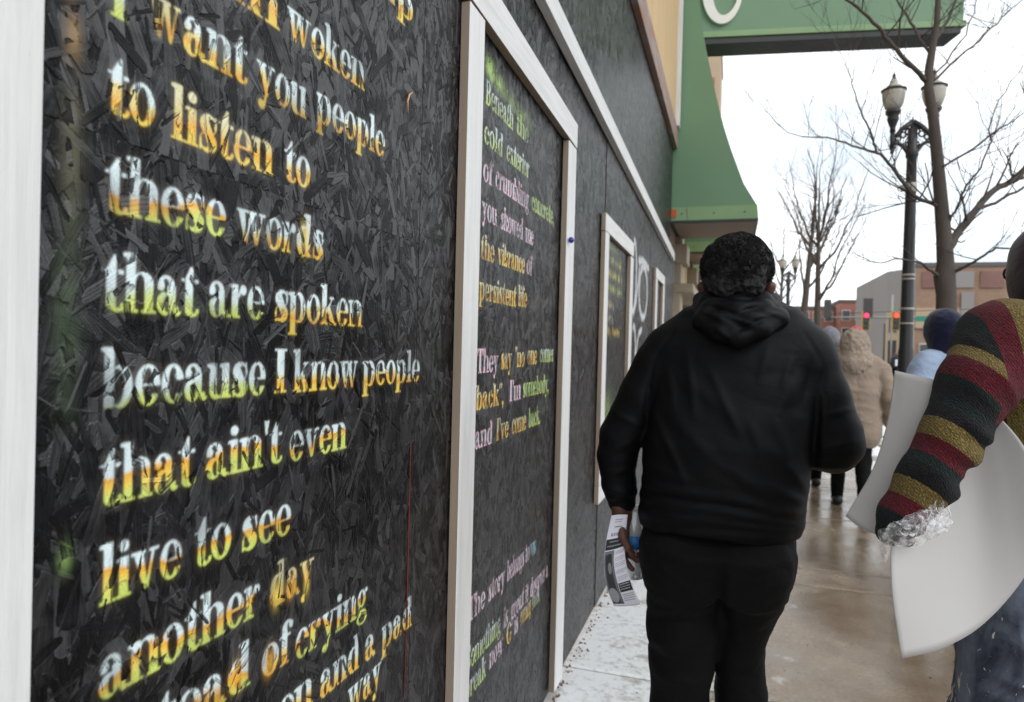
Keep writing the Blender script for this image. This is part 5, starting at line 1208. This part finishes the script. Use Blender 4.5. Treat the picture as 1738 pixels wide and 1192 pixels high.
ink(.02, .50, .385, .965, (.42, .43, .46)); ink(.08, .40, .42, .95, (.20, .21, .23))
yy, xx = np.mgrid[0:fh, 0:fw]
q = ((xx/fw-.27)/.14)**2+((yy/fh-.50)/.09)**2 < 1; pg[q, :3] = (.13, .14, .16); q = ((xx/fw-.28)/.09)**2+((yy/fh-.56)/.06)**2 < 1; pg[q, :3] = (.5, .5, .52)
q = ((xx/fw-.20)/.20)**2+((yy/fh-.86)/.09)**2 < 1; pg[q, :3] = (.62, .62, .65)
for k, v in enumerate((.40, .47, .53, .60, .67)): lines(.55, .96, v, v+.045, 3, .55, 10+k)
ink(.52, .98, .735, .835, (.10, .10, .15)); lines(.56, .94, .748, .825, 3, .7, 20); lines(.55, .95, .86, .95, 4, .5, 21); ink(.02, .50, .955, .968, (.05, .05, .06))
pg[..., :3] = np.clip(pg[..., :3], 0, 1); PGI = make_image('printed_page', pg)
m = NT('printed_flyer'); t = m.add('ShaderNodeTexImage', image=PGI); m.lk(m.add('ShaderNodeUVMap').outputs[0], t.inputs[0]); M_FLY = m.out(t.outputs[0], .55)
fl = [[Pm(1043, 868, -.055), Pm(1056, 867, -.050), Pm(1069, 868, -.045)],
      [Pm(1036, 905, -.065), Pm(1051, 903, -.058), Pm(1066, 902, -.045)],
      [Pm(1032, 945, -.070), Pm(1048, 942, -.066), Pm(1066, 936, -.055)],
      [Pm(1036, 985, -.060), Pm(1055, 981, -.066), Pm(1076, 975, -.065)],
      [Pm(1046, 1021, -.040), Pm(1066, 1019, -.050), Pm(1091, 1014, -.060)]]
o, _ = sheet_obj('flyer', fl, 16, 40, .0004, M_FLY, None, tuple(Pm(1045, 940, -.06)))
tag(o, 'black and white printed flyer dangling from the left hand of the man in black', 'flyer')
bc = Pm(1074, 925, .035)
bt = thing('water_bottle', 'clear water bottle with a blue label held behind the flyer against the black trousers', 'bottle', bc)
m = NT('clear_plastic'); M_CLEAR = m.out((.9, .93, .95), .08, m.bump(m.noise(m.coord(kind='World'), 60, 2), .002), Transmission_Weight=.55, IOR=1.2)
M_LABEL = simple('blue_bottle_label', (.03, .20, .55), .3, .4, 50)
m = MB(); m.lathe((bc[0], bc[1], bc[2]-.11), [(.012, 0), (.028, .004), (.030, .02), (.028, .035), (.030, .05), (.030, .12), (.029, .135), (.030, .15), (.026, .17), (.014, .19), (.012, .20)], 18); m.build('bottle_body', M_CLEAR, bt, True)
m = MB(); m.lathe((bc[0], bc[1], bc[2]-.015), [(.0312, 0), (.0312, .038)], 20); m.build('label', M_LABEL, bt, True)
m = MB(); m.lathe((bc[0], bc[1], bc[2]+.092), [(.0145, 0), (.0145, .016), (.012, .018)], 14); m.build('cap', M_CREAM, bt, True)

# ---- the person at the right edge in a striped sweater, carrying blank poster boards
RY = 1.62
def Pr(x, y, d=0.0): return np.array(at(x, y, RY+d))
sh, el, wr = Pr(1692, 580, -.04), Pr(1606, 742, -.12), Pr(1518, 900, -.16)
el = Pr(1617, 738, -.12); wr = Pr(1528, 878, -.15)
arm_ax = [Pr(1706, 592, -.02), Pr(1660, 650, -.07), el, Pr(1572, 815, -.14), wr]
M_SW = NT('striped_knit'); m = M_SW; at_ = m.add('ShaderNodeAttribute', attribute_name='stripe').outputs['Fac']
RD, TE, BK, YL = (.20, .012, .026), (.005, .020, .018), (.004, .004, .006), (.36, .26, .075)
v = m.coord(kind='World'); wob = m.math('MULTIPLY', m.math('SUBTRACT', m.noise(v, 160, 2), .5), .010)
fac = m.math('ADD', at_, wob)
stops = [(0, YL), (.06, RD), (.14, TE), (.165, BK), (.20, TE)]
sleeve = [(.00, TE), (.10, BK), (.165, YL), (.225, RD), (.315, TE), (.345, BK), (.395, TE), (.445, BK), (.50, YL), (.575, RD), (.645, TE), (.695, BK), (.765, YL), (.835, RD), (.905, TE)]
col = m.ramp(fac, sleeve, 'CONSTANT')
sd1 = m.math('GREATER_THAN', m.add('ShaderNodeAttribute', attribute_name='side').outputs['Fac'], 0.0001); sd2 = m.math('GREATER_THAN', m.add('ShaderNodeAttribute', attribute_name='side2').outputs['Fac'], 0.0001)
col = m.mix(sd1, col, m.mix(sd2, RD, YL))
def knit(m, col):
    v = m.coord(kind='World'); w1 = m.add('ShaderNodeTexWave'); w1.wave_type = 'BANDS'; m.lk(m.coord((1, 1, 1), kind='World', rot=(0, radians(35), 0)), w1.inputs[0]); w1.inputs['Scale'].default_value = 70; w1.inputs['Distortion'].default_value = 7; w1.inputs['Detail Scale'].default_value = 3
    n = m.noise(v, 330, 3, .7); n2 = m.noise(v, 900, 2)
    speck = m.ramp(n, [(.42, 0), (.60, 1)])
    c = m.mix(m.math('MULTIPLY', speck, .72), col, m.mix(.75, col, (.006, .006, .008)))
    c = m.mix(m.math('MULTIPLY', m.ramp(w1.outputs[0], [(.35, 1), (.6, 0)]), .5), c, (.008, .007, .008))
    nr = m.bump(m.math('ADD', w1.outputs[0], m.math('MULTIPLY', n, 1.2)), .003); nr = m.bump(n2, .001, .7, nr)
    m.out(c, .95, nr, Sheen_Weight=.12, Specular_IOR_Level=.1)
knit(m, col); M_SLEEVE = m.m
m = NT('striped_knit_body'); at2 = m.add('ShaderNodeAttribute', attribute_name='stripe').outputs['Fac']; fac = m.math('ADD', at2, m.math('MULTIPLY', m.math('SUBTRACT', m.noise(m.coord(kind='World'), 160, 2), .5), .010))
knit(m, m.ramp(fac, [(0, RD), (.30, YL), (.47, BK), (.60, RD), (.72, TE), (.84, YL)], 'CONSTANT')); M_SWB = m.m
nk = Pr(1792, 470, .14)
RS = RY; 
pc = thing('person', 'person at right edge in a red, green, black and yellow striped sweater carrying poster boards', 'person', (nk[0]+.02, RY, 0), 'people walking up the sidewalk')
hx = nk[0]+.028; hzr = 1.695
RY = 1.77
S = SDF([hx-.16, RY-.16, hzr-.26], [hx+.16, RY+.18, hzr+.15], .0045)
add_head(S, (hx, RY+.03, hzr), (-.25, 1, 0)); S.cap((hx, RY, hzr-.08), (hx, RY-.01, hzr-.24), .06, .075, .03)
hd = surfnets(S.d, S.o, S.h)
S = SDF([hx-.30, RY-.24, .05], [hx+.32, RY+.30, 1.5], .014)
S.loft([.86, 1.0, 1.25, 1.42], [hx-.12, hx-.12, hx-.15, hx-.10], [hx+.12, hx+.12, hx+.15, hx+.10], [RY]*4, [.07, .07, .09, .07], 2.3, .02)
S.cap((hx, RY, 1.40), (hx, RY, 1.50), .07, .06, .03)
for k in (-1, 1): S.chain([(hx+k*.10, RY, .90), (hx+k*.10, RY+.03, .48), (hx+k*.10, RY-.02, .09)], [.065, .045, .035], .03)
bd = surfnets(S.d, S.o, S.h)
RY = RS
dv_ = Vector(wr)-Vector(arm_ax[3]); 
lhh = hand_mesh(tuple(Vector(wr)+dv_.normalized()*.01), (.02, .97, -.22), (1, .1, .2), 1, .80, [1.0, .95, .9, .85], arm=tuple(arm_ax[3]))
body = mk('body', *merge([hd, bd, lhh]), M_SKIN, pc, True)
RY = RS+.15; eyes(pc, (hx, RY+.03, hzr), (-.25, 1, 0))
RY = RS
# sleeve
S = SDF([min(wr[0], sh[0])-.10, RY-.32, 1.08], [sh[0]+.12, RY+.12, 1.68], .0052)
S.chain(arm_ax, [.081, .068, .052, .050, .038], .02, (1, 1.05, 1))
S.cap(wr, Pr(1512, 902, -.135), .040, .028, .015)
S.cap(Pr(1712, 590, 0), Pr(1722, 600, .02), .092, .09, .05)
S.add(-.0028*vnoise(S.X, S.Y, S.Z, 16, 12)-.0014*vnoise(S.X, S.Y, S.Z, 45, 13))
for (x0, y0, x1, y1, a_) in ((1590, 700, 1650, 742, .006), (1585, 722, 1640, 748, -.006), (1575, 748, 1640, 782, .006), (1560, 775, 1610, 812, -.005), (1540, 800, 1600, 822, .005), (1650, 620, 1692, 690, .006), (1620, 570, 1650, 600, .004), (1570, 735, 1640, 770, .005), (1560, 760, 1625, 790, -.004), (1520, 840, 1590, 850, .004), (1500, 865, 1580, 880, .004), (1600, 640, 1665, 700, .003)):
    S.fold(Pr(x0, y0), Pr(x1, y1), a_, .007)
p0, p1 = Pr(1668, 542, -.04), Pr(1502, 912, -.16); ax = (p1-p0); LL = float(ax@ax)
tilt = np.array(Pr(1620, 600)-Pr(1640, 560)); 
_sm = [Pr(1672, 720, -.1), Pr(1690, 660, -.08), Pr(1686, 600, -.08), Pr(1662, 545, -.05), Pr(1640, 515, -.03)]
SEAM = ([p[2] for p in _sm], [p[0] for p in _sm])
def stripe(V):
    d = V-p0; t = (d@ax)/LL
    perp = np.array([ax[2], 0, -ax[0]])/sqrt(ax[0]**2+ax[2]**2)
    u = t+np.interp(t, [0, 1], [.40, .12])*(d@perp)/sqrt(LL)
    return u
def side(V): return np.where(V[:, 2] > SEAM[0][0], V[:, 0]-np.interp(V[:, 2], SEAM[0], SEAM[1]), -1)
xyel = float(Pr(1716, 560, -.05)[0])
def side2(V): return V[:, 0]-xyel+(V[:, 2]-1.5)*.15
slv = S.mesh('sleeve', M_SLEEVE, pc, attr={'stripe': stripe, 'side': side, 'side2': side2})
# sweater body
xl = Pr(1700, 600)[0]; sj = tuple(Pr(1722, 578, .06)); xs0 = Pr(1668, 560, .1)[0]
RY = RS+.15
S = SDF([xl-.12, RY-.22, .90], [hx+.34, RY+.24, 1.66], .0060)
S.loft([1.06, 1.12, 1.25, 1.42, 1.52], [hx-.165, hx-.18, hx-.20, hx-.19, hx-.13], [hx+.165, hx+.18, hx+.20, hx+.19, hx+.13], [RY+.01]*5, [.115, .13, .145, .135, .10], 2.4, .03)
S.cap(sj, (hx, RY, 1.53), .085, .075, .05); S.cap((hx, RY, 1.53), (hx+.19, RY, 1.46), .075, .08, .05)
S.cap((hx, RY-.01, 1.50), (hx, RY-.01, 1.57), .085, .075, .04)
S.add(-.0028*vnoise(S.X, S.Y, S.Z, 13, 14))
SS = SDF([hx+.14, RY-.12, .92], [hx+.36, RY+.20, 1.58], .008)
SS.chain([(hx+.19, RY, 1.45), (hx+.235, RY+.02, 1.20), (hx+.22, RY+.10, 1.0)], [.08, .065, .045], .02)
SS.mesh('sleeve', M_SLEEVE, pc, attr={'stripe': lambda V: np.clip((1.5-V[:, 2])/.52, 0, 1)})
S.mesh('sweater_body', M_SWB, pc, attr={'stripe': lambda V: np.clip((V[:, 0]-xyel-.012+(V[:, 2]-1.5)*.15)/.40+.30, 0, 1)})
# hood of a dark jacket over a cap, glasses
M_HOODR = fabric('maroon_black_hood', (.018, .006, .012), .9)
S = SDF([hx-.17, RY-.17, hzr-.26], [hx+.17, RY+.16, hzr+.16], .0048)
S.ell((hx, RY+.01, hzr+.012), (.104, .122, .122), 0); S.cap((hx, RY-.02, hzr-.05), (hx, RY-.03, hzr-.17), .098, .085, .05)
S.sub(S.capd((hx-.03, RY+.10, hzr+.0), (hx-.04, RY+.2, hzr-.03), .075, .085), .02)
S.add(-.0035*vnoise(S.X, S.Y, S.Z, 22, 15))
S.mesh('hood', M_HOODR, pc)
M_FRM = simple('black_glasses_frame', (.01, .01, .01), .25)
m = MB(); c0 = Vector((hx-.085, RY+.10, hzr+.008)); f_ = Vector((-.25, 1, 0)).normalized(); r_ = Vector((f_.y, -f_.x, 0))
for k in (-1, 1):
    cc = Vector((hx, RY+.03, hzr))+f_*.108+r_*k*.032+Vector((0, 0, .006))
    m.tube([cc+r_*cos(a)*.026+Vector((0, 0, sin(a)*.019)) for a in np.linspace(0, 2*pi, 15)], .0026, 5, False)
    e0 = cc+r_*k*.026; m.tube([e0, Vector((hx, RY+.03, hzr))+r_*k*.082+Vector((0, 0, .012))], .0024, 4)
m.build('glasses', M_FRM, pc, True)
# jeans, splashed with paint
m = NT('splashed_denim'); v = m.coord(kind='World'); n = m.noise(v, 7, 5, .65, .8); f = m.noise(m.coord((1, 1, .35), kind='World'), 260, 3)
c = m.mix(m.ramp(n, [(.38, 0), (.72, 1)]), (.010, .013, .028), (.20, .23, .30)); c = m.mix(m.math('MULTIPLY', f, .5), c, (.03, .04, .07))
spn = m.noise(m.coord((1, 1, .45), kind='World', rot=(0, .3, 0)), 34, 3, .62, 1.2); sp2 = m.noise(m.coord(kind='World'), 150, 2); spk = m.math('MAXIMUM', m.ramp(spn, [(.635, 0), (.65, 1)]), m.ramp(sp2, [(.755, 0), (.77, 1)]))
sp3 = m.ramp(m.noise(m.coord((1, 1, .2), kind='World'), 16, 4, .6), [(.46, 0), (.66, .6)]); c = m.mix(sp3, c, (.24, .28, .36))
c = m.mix(m.math('MULTIPLY', spk, .9), c, (.62, .60, .56)); M_JEAN = m.out(c, .9, m.bump(m.math('ADD', n, m.math('MULTIPLY', f, .2)), .004))
S = SDF([hx-.30, RY-.22, .06], [hx+.30, RY+.26, 1.12], .0075)
S.loft([.80, .90, 1.02, 1.10], [hx-.155, hx-.168, hx-.168, hx-.15], [hx+.155, hx+.168, hx+.168, hx+.15], [RY]*4, [.11, .145, .125, .10], 2.3, .03)
for k in (-1, 1): S.chain([(hx+k*.088, RY, .86), (hx+k*.102, RY+.02, .66), (hx+k*.10, RY+.03, .48), (hx+k*.10, RY, .28), (hx+k*.10, RY-.02, .09)], [.098, .090, .078, .072, .070], .03, (1, 1.1, 1))
S.add(-.004*vnoise(S.X, S.Y, S.Z*1.6, 16, 16)-.003*vnoise(S.X, S.Y, S.Z, 34, 17))
for z in (.84, .80, .74, .70): S.fold((hx-.19, 0, z), (hx-.02, 0, z-.025), .006, .007)
S.mesh('jeans', M_JEAN, pc)
for k in (-1, 1): shoe(pc, (hx+k*.10, RY-.06, 0), (hx+k*.115, RY+.20, 0))
RY = RS
# boards
m = NT('white_poster_board'); n = m.noise(m.coord(kind='World'), 3, 3); M_BOARD = m.out(m.mix(n, (.47, .46, .455), (.53, .52, .51)), .42, m.bump(m.noise(m.coord(kind='World'), 700, 2), .0002))
b1 = [[Pr(1530, 1118, -.17), Pr(1600, 1100, -.13), Pr(1668, 1060, -.09), Pr(1735, 985, -.08), Pr(1782, 890, -.09)],
      [Pr(1513, 985, -.17), Pr(1590, 975, -.10), Pr(1655, 950, -.065), Pr(1715, 905, -.07), Pr(1765, 835, -.09)],
      [Pr(1520, 870, -.12), Pr(1590, 850, -.065), Pr(1648, 830, -.045), Pr(1700, 800, -.06), Pr(1742, 765, -.08)],
      [Pr(1570, 770, -.09), Pr(1610, 750, -.055), Pr(1645, 735, -.045), Pr(1675, 720, -.05), Pr(1700, 712, -.06)],
      [Pr(1625, 700, -.07), Pr(1640, 695, -.055), Pr(1650, 692, -.05), Pr(1660, 691, -.05), Pr(1668, 692, -.055)]]
o, _ = sheet_obj('poster_board', b1, 36, 36, .0016, M_BOARD, None, tuple(Pr(1640, 900, -.1)))
tag(o, 'large curved blank white poster board under the arm of the striped sweater', 'poster board', 'blank poster boards carried under the arm')
b2 = [[Pr(1435, 876, -.06), Pr(1456, 893, -.075), Pr(1482, 906, -.09), Pr(1520, 915, -.10)],
      [Pr(1482, 795, -.05), Pr(1502, 815, -.07), Pr(1530, 835, -.085), Pr(1565, 850, -.09)],
      [Pr(1507, 712, -.03), Pr(1527, 730, -.05), Pr(1558, 745, -.07), Pr(1600, 760, -.075)],
      [Pr(1519, 629, -.0), Pr(1540, 634, -.02), Pr(1575, 642, -.04), Pr(1625, 655, -.05)]]
o, _ = sheet_obj('poster_board', b2, 24, 30, .0016, M_BOARD, None, tuple(Pr(1520, 760, -.06)))
tag(o, 'narrow visible edge of a second white board curving out left of the striped sleeve', 'poster board', 'blank poster boards carried under the arm')
b3 = [[Pr(1640, 770, -.030), Pr(1685, 775, -.030), Pr(1725, 780, -.035)], [Pr(1640, 730, -.030), Pr(1680, 732, -.030), Pr(1699, 736, -.04)], [Pr(1655, 688, -.035), Pr(1680, 694, -.04), Pr(1706, 703, -.045)]]
o, _ = sheet_obj('poster_board', b3, 10, 10, .0016, M_BOARD, None, tuple(Pr(1680, 730, -.04)))
tag(o, 'small corner of a third white board poking up behind the large curved one', 'poster board', 'blank poster boards carried under the arm')
# crumpled clear bag round the wrist and boards
m = NT('clear_crinkled_film'); v = m.coord(kind='World')
vo = m.add('ShaderNodeTexVoronoi'); vo.feature = 'DISTANCE_TO_EDGE'; m.lk(v, vo.inputs['Vector']); vo.inputs['Scale'].default_value = 55
m.out((.92, .92, .94), .25, m.bump(m.math('ADD', vo.outputs[0], m.noise(v, 70, 4, .6, 1.5)), .0025), Specular_IOR_Level=.35)
tr = m.add('ShaderNodeBsdfTransparent'); ms = m.add('ShaderNodeMixShader'); lw = m.add('ShaderNodeLayerWeight'); lw.inputs[0].default_value = .35
m.lk(m.math('ADD', m.math('MULTIPLY', lw.outputs['Facing'], .22), m.math('MULTIPLY', m.ramp(m.noise(v, 60, 4, .6, 1.2), [(.46, .10), (.66, 1)]), .42)), ms.inputs[0]); m.lk(tr.outputs[0], ms.inputs[1]); m.lk(m.b.outputs[0], ms.inputs[2])
m.lk(ms.outputs[0], m.n['Material Output'].inputs[0]); M_FILM = m.m
bag = thing('plastic_bag', 'crumpled clear plastic bag bunched around the wrist below the striped sleeve', 'plastic bag', tuple(Pr(1560, 880, -.15)))
rr = random.Random(31)
def crumple(nm, C, amp, sd):
    o, G = sheet_obj(nm, C, 44, 34, .0003, M_FILM, bag)
    me = o.data; n = len(me.vertices); co = np.zeros(n*3, np.float32); me.vertices.foreach_get('co', co); co = co.reshape(-1, 3)
    h_ = n//2; base = np.array(root_loc(bag)); w = (co+base).astype(np.float32)
    d = np.zeros((h_, 3), np.float32)
    for k in range(3):
        for fq, aa in ((28, 1.), (60, .5), (120, .25)):
            d[:, k] += (1-2*np.abs(vnoise(w[:h_, 0], w[:h_, 1], w[:h_, 2], fq, sd+k*7)))*aa*amp*(1.2 if k == 1 else .6)
    co[:h_] += d; co[h_:] += d; me.vertices.foreach_set('co', co.ravel()); me.polygons.foreach_set('use_smooth', np.zeros(len(me.polygons), dtype=bool)); me.update()
crumple('bag_sheet', [[Pr(1497, 925, -.20), Pr(1530, 930, -.21), Pr(1575, 925, -.19), Pr(1610, 905, -.16)], [Pr(1500, 900, -.22), Pr(1540, 905, -.24), Pr(1580, 895, -.21), Pr(1615, 870, -.16)], [Pr(1540, 880, -.20), Pr(1570, 870, -.21), Pr(1590, 850, -.19), Pr(1610, 830, -.15)]], .010, 3)
crumple('bag_sheet', [[Pr(1560, 900, -.15), Pr(1590, 885, -.15), Pr(1615, 860, -.13)], [Pr(1570, 850, -.13), Pr(1595, 840, -.14), Pr(1622, 820, -.12)], [Pr(1590, 790, -.11), Pr(1608, 785, -.12), Pr(1628, 770, -.10)], [Pr(1612, 730, -.09), Pr(1622, 722, -.09), Pr(1636, 715, -.08)]], .008, 11)
crumple('bag_sheet', [[Pr(1494, 985-40, -.15), Pr(1500, 955, -.16), Pr(1506, 962, -.15)], [Pr(1490, 918, -.17), Pr(1500, 920, -.18), Pr(1512, 922, -.17)], [Pr(1494, 900, -.17), Pr(1506, 898, -.18), Pr(1520, 896, -.17)]], .005, 19)

# ---- people farther up the sidewalk
def walker(label, x, y, H, top_mat, leg_mat, hood=None, hat=None, coat_len=.45, phase=.22, w=1.0, arm_out=(0, 0), turn=0.0, skin=None, hairm=None, h=.014, sack=False):
    """full figure walking up the street; H is the standing height"""
    k = H/1.75; fw = Vector((sin(turn), cos(turn), 0)); rt = Vector((fw.y, -fw.x, 0)); O = Vector((x, y, 0))
    Q = lambda a, b, c: tuple(O+(rt*a+fw*b)*k+Vector((0, 0, c*k)))
    hcx = Q(0, .03, 1.62)
    S = SDF(O+Vector((-.45, -.55, -.01)), O+Vector((.45, .55, H+.08)), .011)
    add_head(S, hcx, fw, k*1.0); S.cap(Q(0, 0, 1.54), Q(0, -.01, 1.42), .055*k, .07*k, .03)
    S.chain([Q(0, 0, 1.40), Q(0, 0, 1.15), Q(0, 0, .95)], [.13*k, .125*k, .13*k], .04, (1, .8, 1)); S.cap(Q(-.15, 0, 1.40), Q(.15, 0, 1.40), .06*k, None, .05)
    F1, F2_ = Q(-.085, phase, .09), Q(.085, -phase, .12)
    S.chain([Q(-.09, 0, .92), Q(-.09, phase*.75, .50), F1], [.075*k, .05*k, .038*k], .03); S.chain([Q(.09, 0, .92), Q(.09, -phase*.2, .49), F2_], [.075*k, .05*k, .038*k], .03)
    hl, hr = Q(-.26-arm_out[0], .06, .84), Q(.27+arm_out[1], -.02, .84)
    el_, er_ = Q(-.25, -.05, 1.10), Q(.26+arm_out[1]*.4, -.06, 1.10)
    S.chain([Q(-.18, 0, 1.38), el_, hl], [.045*k, .035*k, .024*k], .02); S.chain([Q(.18, 0, 1.38), er_, hr], [.045*k, .035*k, .024*k], .02)
    parts = [surfnets(S.d, S.o, S.h), hand_mesh(hl, (0, .1, -1), tuple(rt), 1, k*.95, .4, h=.005), hand_mesh(hr, (0, .1, -1), tuple(-rt), -1, k*.95, .5, h=.005)]
    V, F = merge(parts); p = mk('person', V, F, skin or M_SKIN2, None, True, loc=(x, y, 0)); tag(p, label, 'person', 'people walking up the sidewalk')
    eyes(p, hcx, fw, k)
    S = SDF(O+Vector((-.50, -.42, .3)), O+Vector((.50, .42, H+.02)), .010)
    zb = 1.40-coat_len*1.25
    S.chain([Q(0, 0, 1.36), Q(0, -.01, 1.15), Q(0, 0, .95), Q(0, 0, max(zb, .5)+.16)], [.175*k*w, .18*k*w, .185*k*w, .20*k*w], .05, (1, .72, 1))
    S.cap(Q(-.14*w, 0, 1.41), Q(.14*w, 0, 1.41), .085*k, None, .05); S.cap(Q(0, 0, 1.42), Q(0, 0, 1.50), .09*k, .08*k, .04)
    for s_, e_, h2 in ((-1, el_, hl), (1, er_, hr)): S.chain([Q(.185*s_*w, 0, 1.37), tuple(Vector(e_)+rt*s_*.02), tuple(Vector(h2)+Vector((0, 0, .03)))], [.082*k, .070*k, .050*k], .02)
    S.d = np.maximum(S.d, zb*k-S.Z)
    S.add(-.010*vnoise(S.X, S.Y, S.Z*1.6, 10, 21)-.006*np.abs(vnoise(S.X+S.Z*.4, S.Y, S.Z*1.4, 22, 22)))
    for z in (1.2, 1.05, .92): S.fold(Q(-.18, 0, z), Q(.16, 0, z-.05), .006*w, .012)
    S.fold(Q(0, 0, 1.4), Q(.01, 0, zb+.05), -.006, .006)
    S.mesh('coat' if coat_len > .5 else 'jacket', top_mat, p)
    S = SDF(O+Vector((-.30, -.50, .04)), O+Vector((.30, .50, 1.05)), .012)
    S.cap(Q(-.06, 0, .95), Q(.06, 0, .95), .125*k, None, .04); S.chain([Q(-.09, 0, .90), Q(-.09, phase*.75, .50), F1], [.105*k, .075*k, .058*k], .03); S.chain([Q(.09, 0, .90), Q(.09, -phase*.2, .49), F2_], [.105*k, .075*k, .058*k], .03)
    S.add(-.004*vnoise(S.X, S.Y, S.Z, 20, 23)); S.mesh('trousers', leg_mat, p)
    a = Vector(F1); shoe(p, (a.x, a.y-.05, 0), (a.x, a.y+.17, .0)); a = Vector(F2_); shoe(p, (a.x, a.y-.04, .0), (a.x, a.y+.18, 0))
    if hood:
        c = Vector(hcx); S = SDF(c-Vector((.25, .28, .40)), c+Vector((.25, .2, .2)), .008)
        kk = k if hood is M_FURB else k*.88; S.ell(c+Vector((0, -.01, .02)), (.125*kk, .135*kk, .135*kk), 0); S.cap(c+Vector((0, -.04, -.03)), c+Vector((0, -.07, -.19)), .12*k, .165*k, .06) if hood is M_FURB else S.cap(c+Vector((0, -.03, -.05)), c+Vector((0, -.04, -.14)), .095*k, .085*k, .04)
        S.sub(S.capd(tuple(c+fw*.10), tuple(c+fw*.22), .085, .095), .02); S.add((-.010*vnoise(S.X, S.Y, S.Z, 16, 25)-.008*vnoise(S.X, S.Y, S.Z, 55, 27))*(1 if hood is M_FURB else .35)); S.mesh('hood', hood, p)
    if hat:
        c = Vector(hcx); S = SDF(c-Vector((.17, .17, .16)), c+Vector((.17, .17, .2)), .006)
        S.ell(c+Vector((0, -.005, .025)), (.100*k, .115*k, .118*k), 0); S.d = np.maximum(S.d, (c.z-.045)-S.Z+(S.Y-c.y)*.25)
        S.cap(c+Vector((-.05, -.06, -.02)), c+Vector((.05, -.06, -.02)), .055, None, .02)
        S.add(-.004*vnoise(S.X, S.Y, S.Z, 24, 26)); S.mesh('knit_hat', hat, p)
    return p, hl, hr
M_BEIGE = fabric('beige_coat_cloth', (.30, .235, .185), .9, .14, sheen=.2, fold=.010); M_FURB = simple('brown_fur_hood', (.40, .32, .25), .95, .4, 40, .012, bscale=160)
M_GREYK = fabric('grey_knit', (.25, .25, .29), .95); M_DKJ = fabric('charcoal_jacket_cloth', (.03, .032, .036)); M_NAVY = fabric('navy_knit', (.007, .009, .030), .95)
M_LBLUE = fabric('light_blue_jacket', (.30, .38, .52), .8, .2, fold=.010); M_REDK = fabric('red_cap_cloth', (.62, .03, .03), .8)
bx = at(1450, 620, 7.3)
p, hl, hr = walker('person in long beige coat with brown fur hood and a red cap on top', bx[0], 7.3, 1.74, M_BEIGE, M_PANT, hood=M_FURB, coat_len=.62, phase=.24, w=1.30, arm_out=(0, .05))
c = Vector((bx[0], 7.32, 1.74*1.62/1.75)); S = SDF(c-Vector((.16, .18, .05)), c+Vector((.16, .18, .20)), .006); S.ell(c+Vector((.01, .02, .065)), (.085, .10, .105), 0); S.d = np.maximum(S.d, c.z+.06-S.Z); S.mesh('red_cap', M_REDK, p)
wb = thing('white_sack', 'bright white poster and plastic sack hanging from the hand of the beige coat', 'bag', tuple(Vector(hr)+Vector((.03, 0, -.25))))
hrv = Vector(hr)+Vector((.0, -.03, -.07))
M_WPL = simple('white_plastic', (.82, .83, .85), .35, .05)
S = SDF(hrv+Vector((-.12, -.14, -.30)), hrv+Vector((.26, .14, .04)), .007); S.cap(hrv, hrv+Vector((.03, 0, -.10)), .015, .055, .03); S.cap(hrv+Vector((.03, 0, -.10)), hrv+Vector((.06, 0, -.17)), .07, .06, .03); S.add(-.008*vnoise(S.X, S.Y, S.Z, 26, 41)); S.mesh('sack', M_WPL, wb)
q = [[hrv+Vector((-.06+.13*i, .02+.03*sin(i*1.3), -.66+.24*j)) for i in range(3)] for j in range(3)]
sheet_obj('poster', [[tuple(b_) for b_ in a_] for a_ in q], 10, 10, .002, M_WPL, wb)
gx = at(1413, 620, 8.3); walker('person in a grey beanie half hidden behind the black hoodie', gx[0]-.03, 8.3, 1.80, M_DKJ, M_PANT, hat=M_GREYK, phase=.16)
ux = at(1606, 620, 4.9); walker('person in navy knit hat and light blue jacket just left of the striped sweater', ux[0]+.0, 4.9, 1.80, M_LBLUE, M_PANT, hood=M_NAVY, phase=.15, turn=-.45, w=.85)
fx = at(1511, 610, 44); p, hl, hr = walker('tiny far pedestrian in dark clothes with a white bag across the junction', fx[0], 42.5, 1.75, M_DKJ, M_PANT, phase=.12, h=.03)
o = boxo('white_bag', fx[0]-.1, fx[0]+.2, 42.2, 42.3, .95, 1.3, M_WPL, None, bev=.03, loc=(fx[0], 42.2, .95)); tag(o, 'tiny white bag held by the far pedestrian across the junction', 'bag')
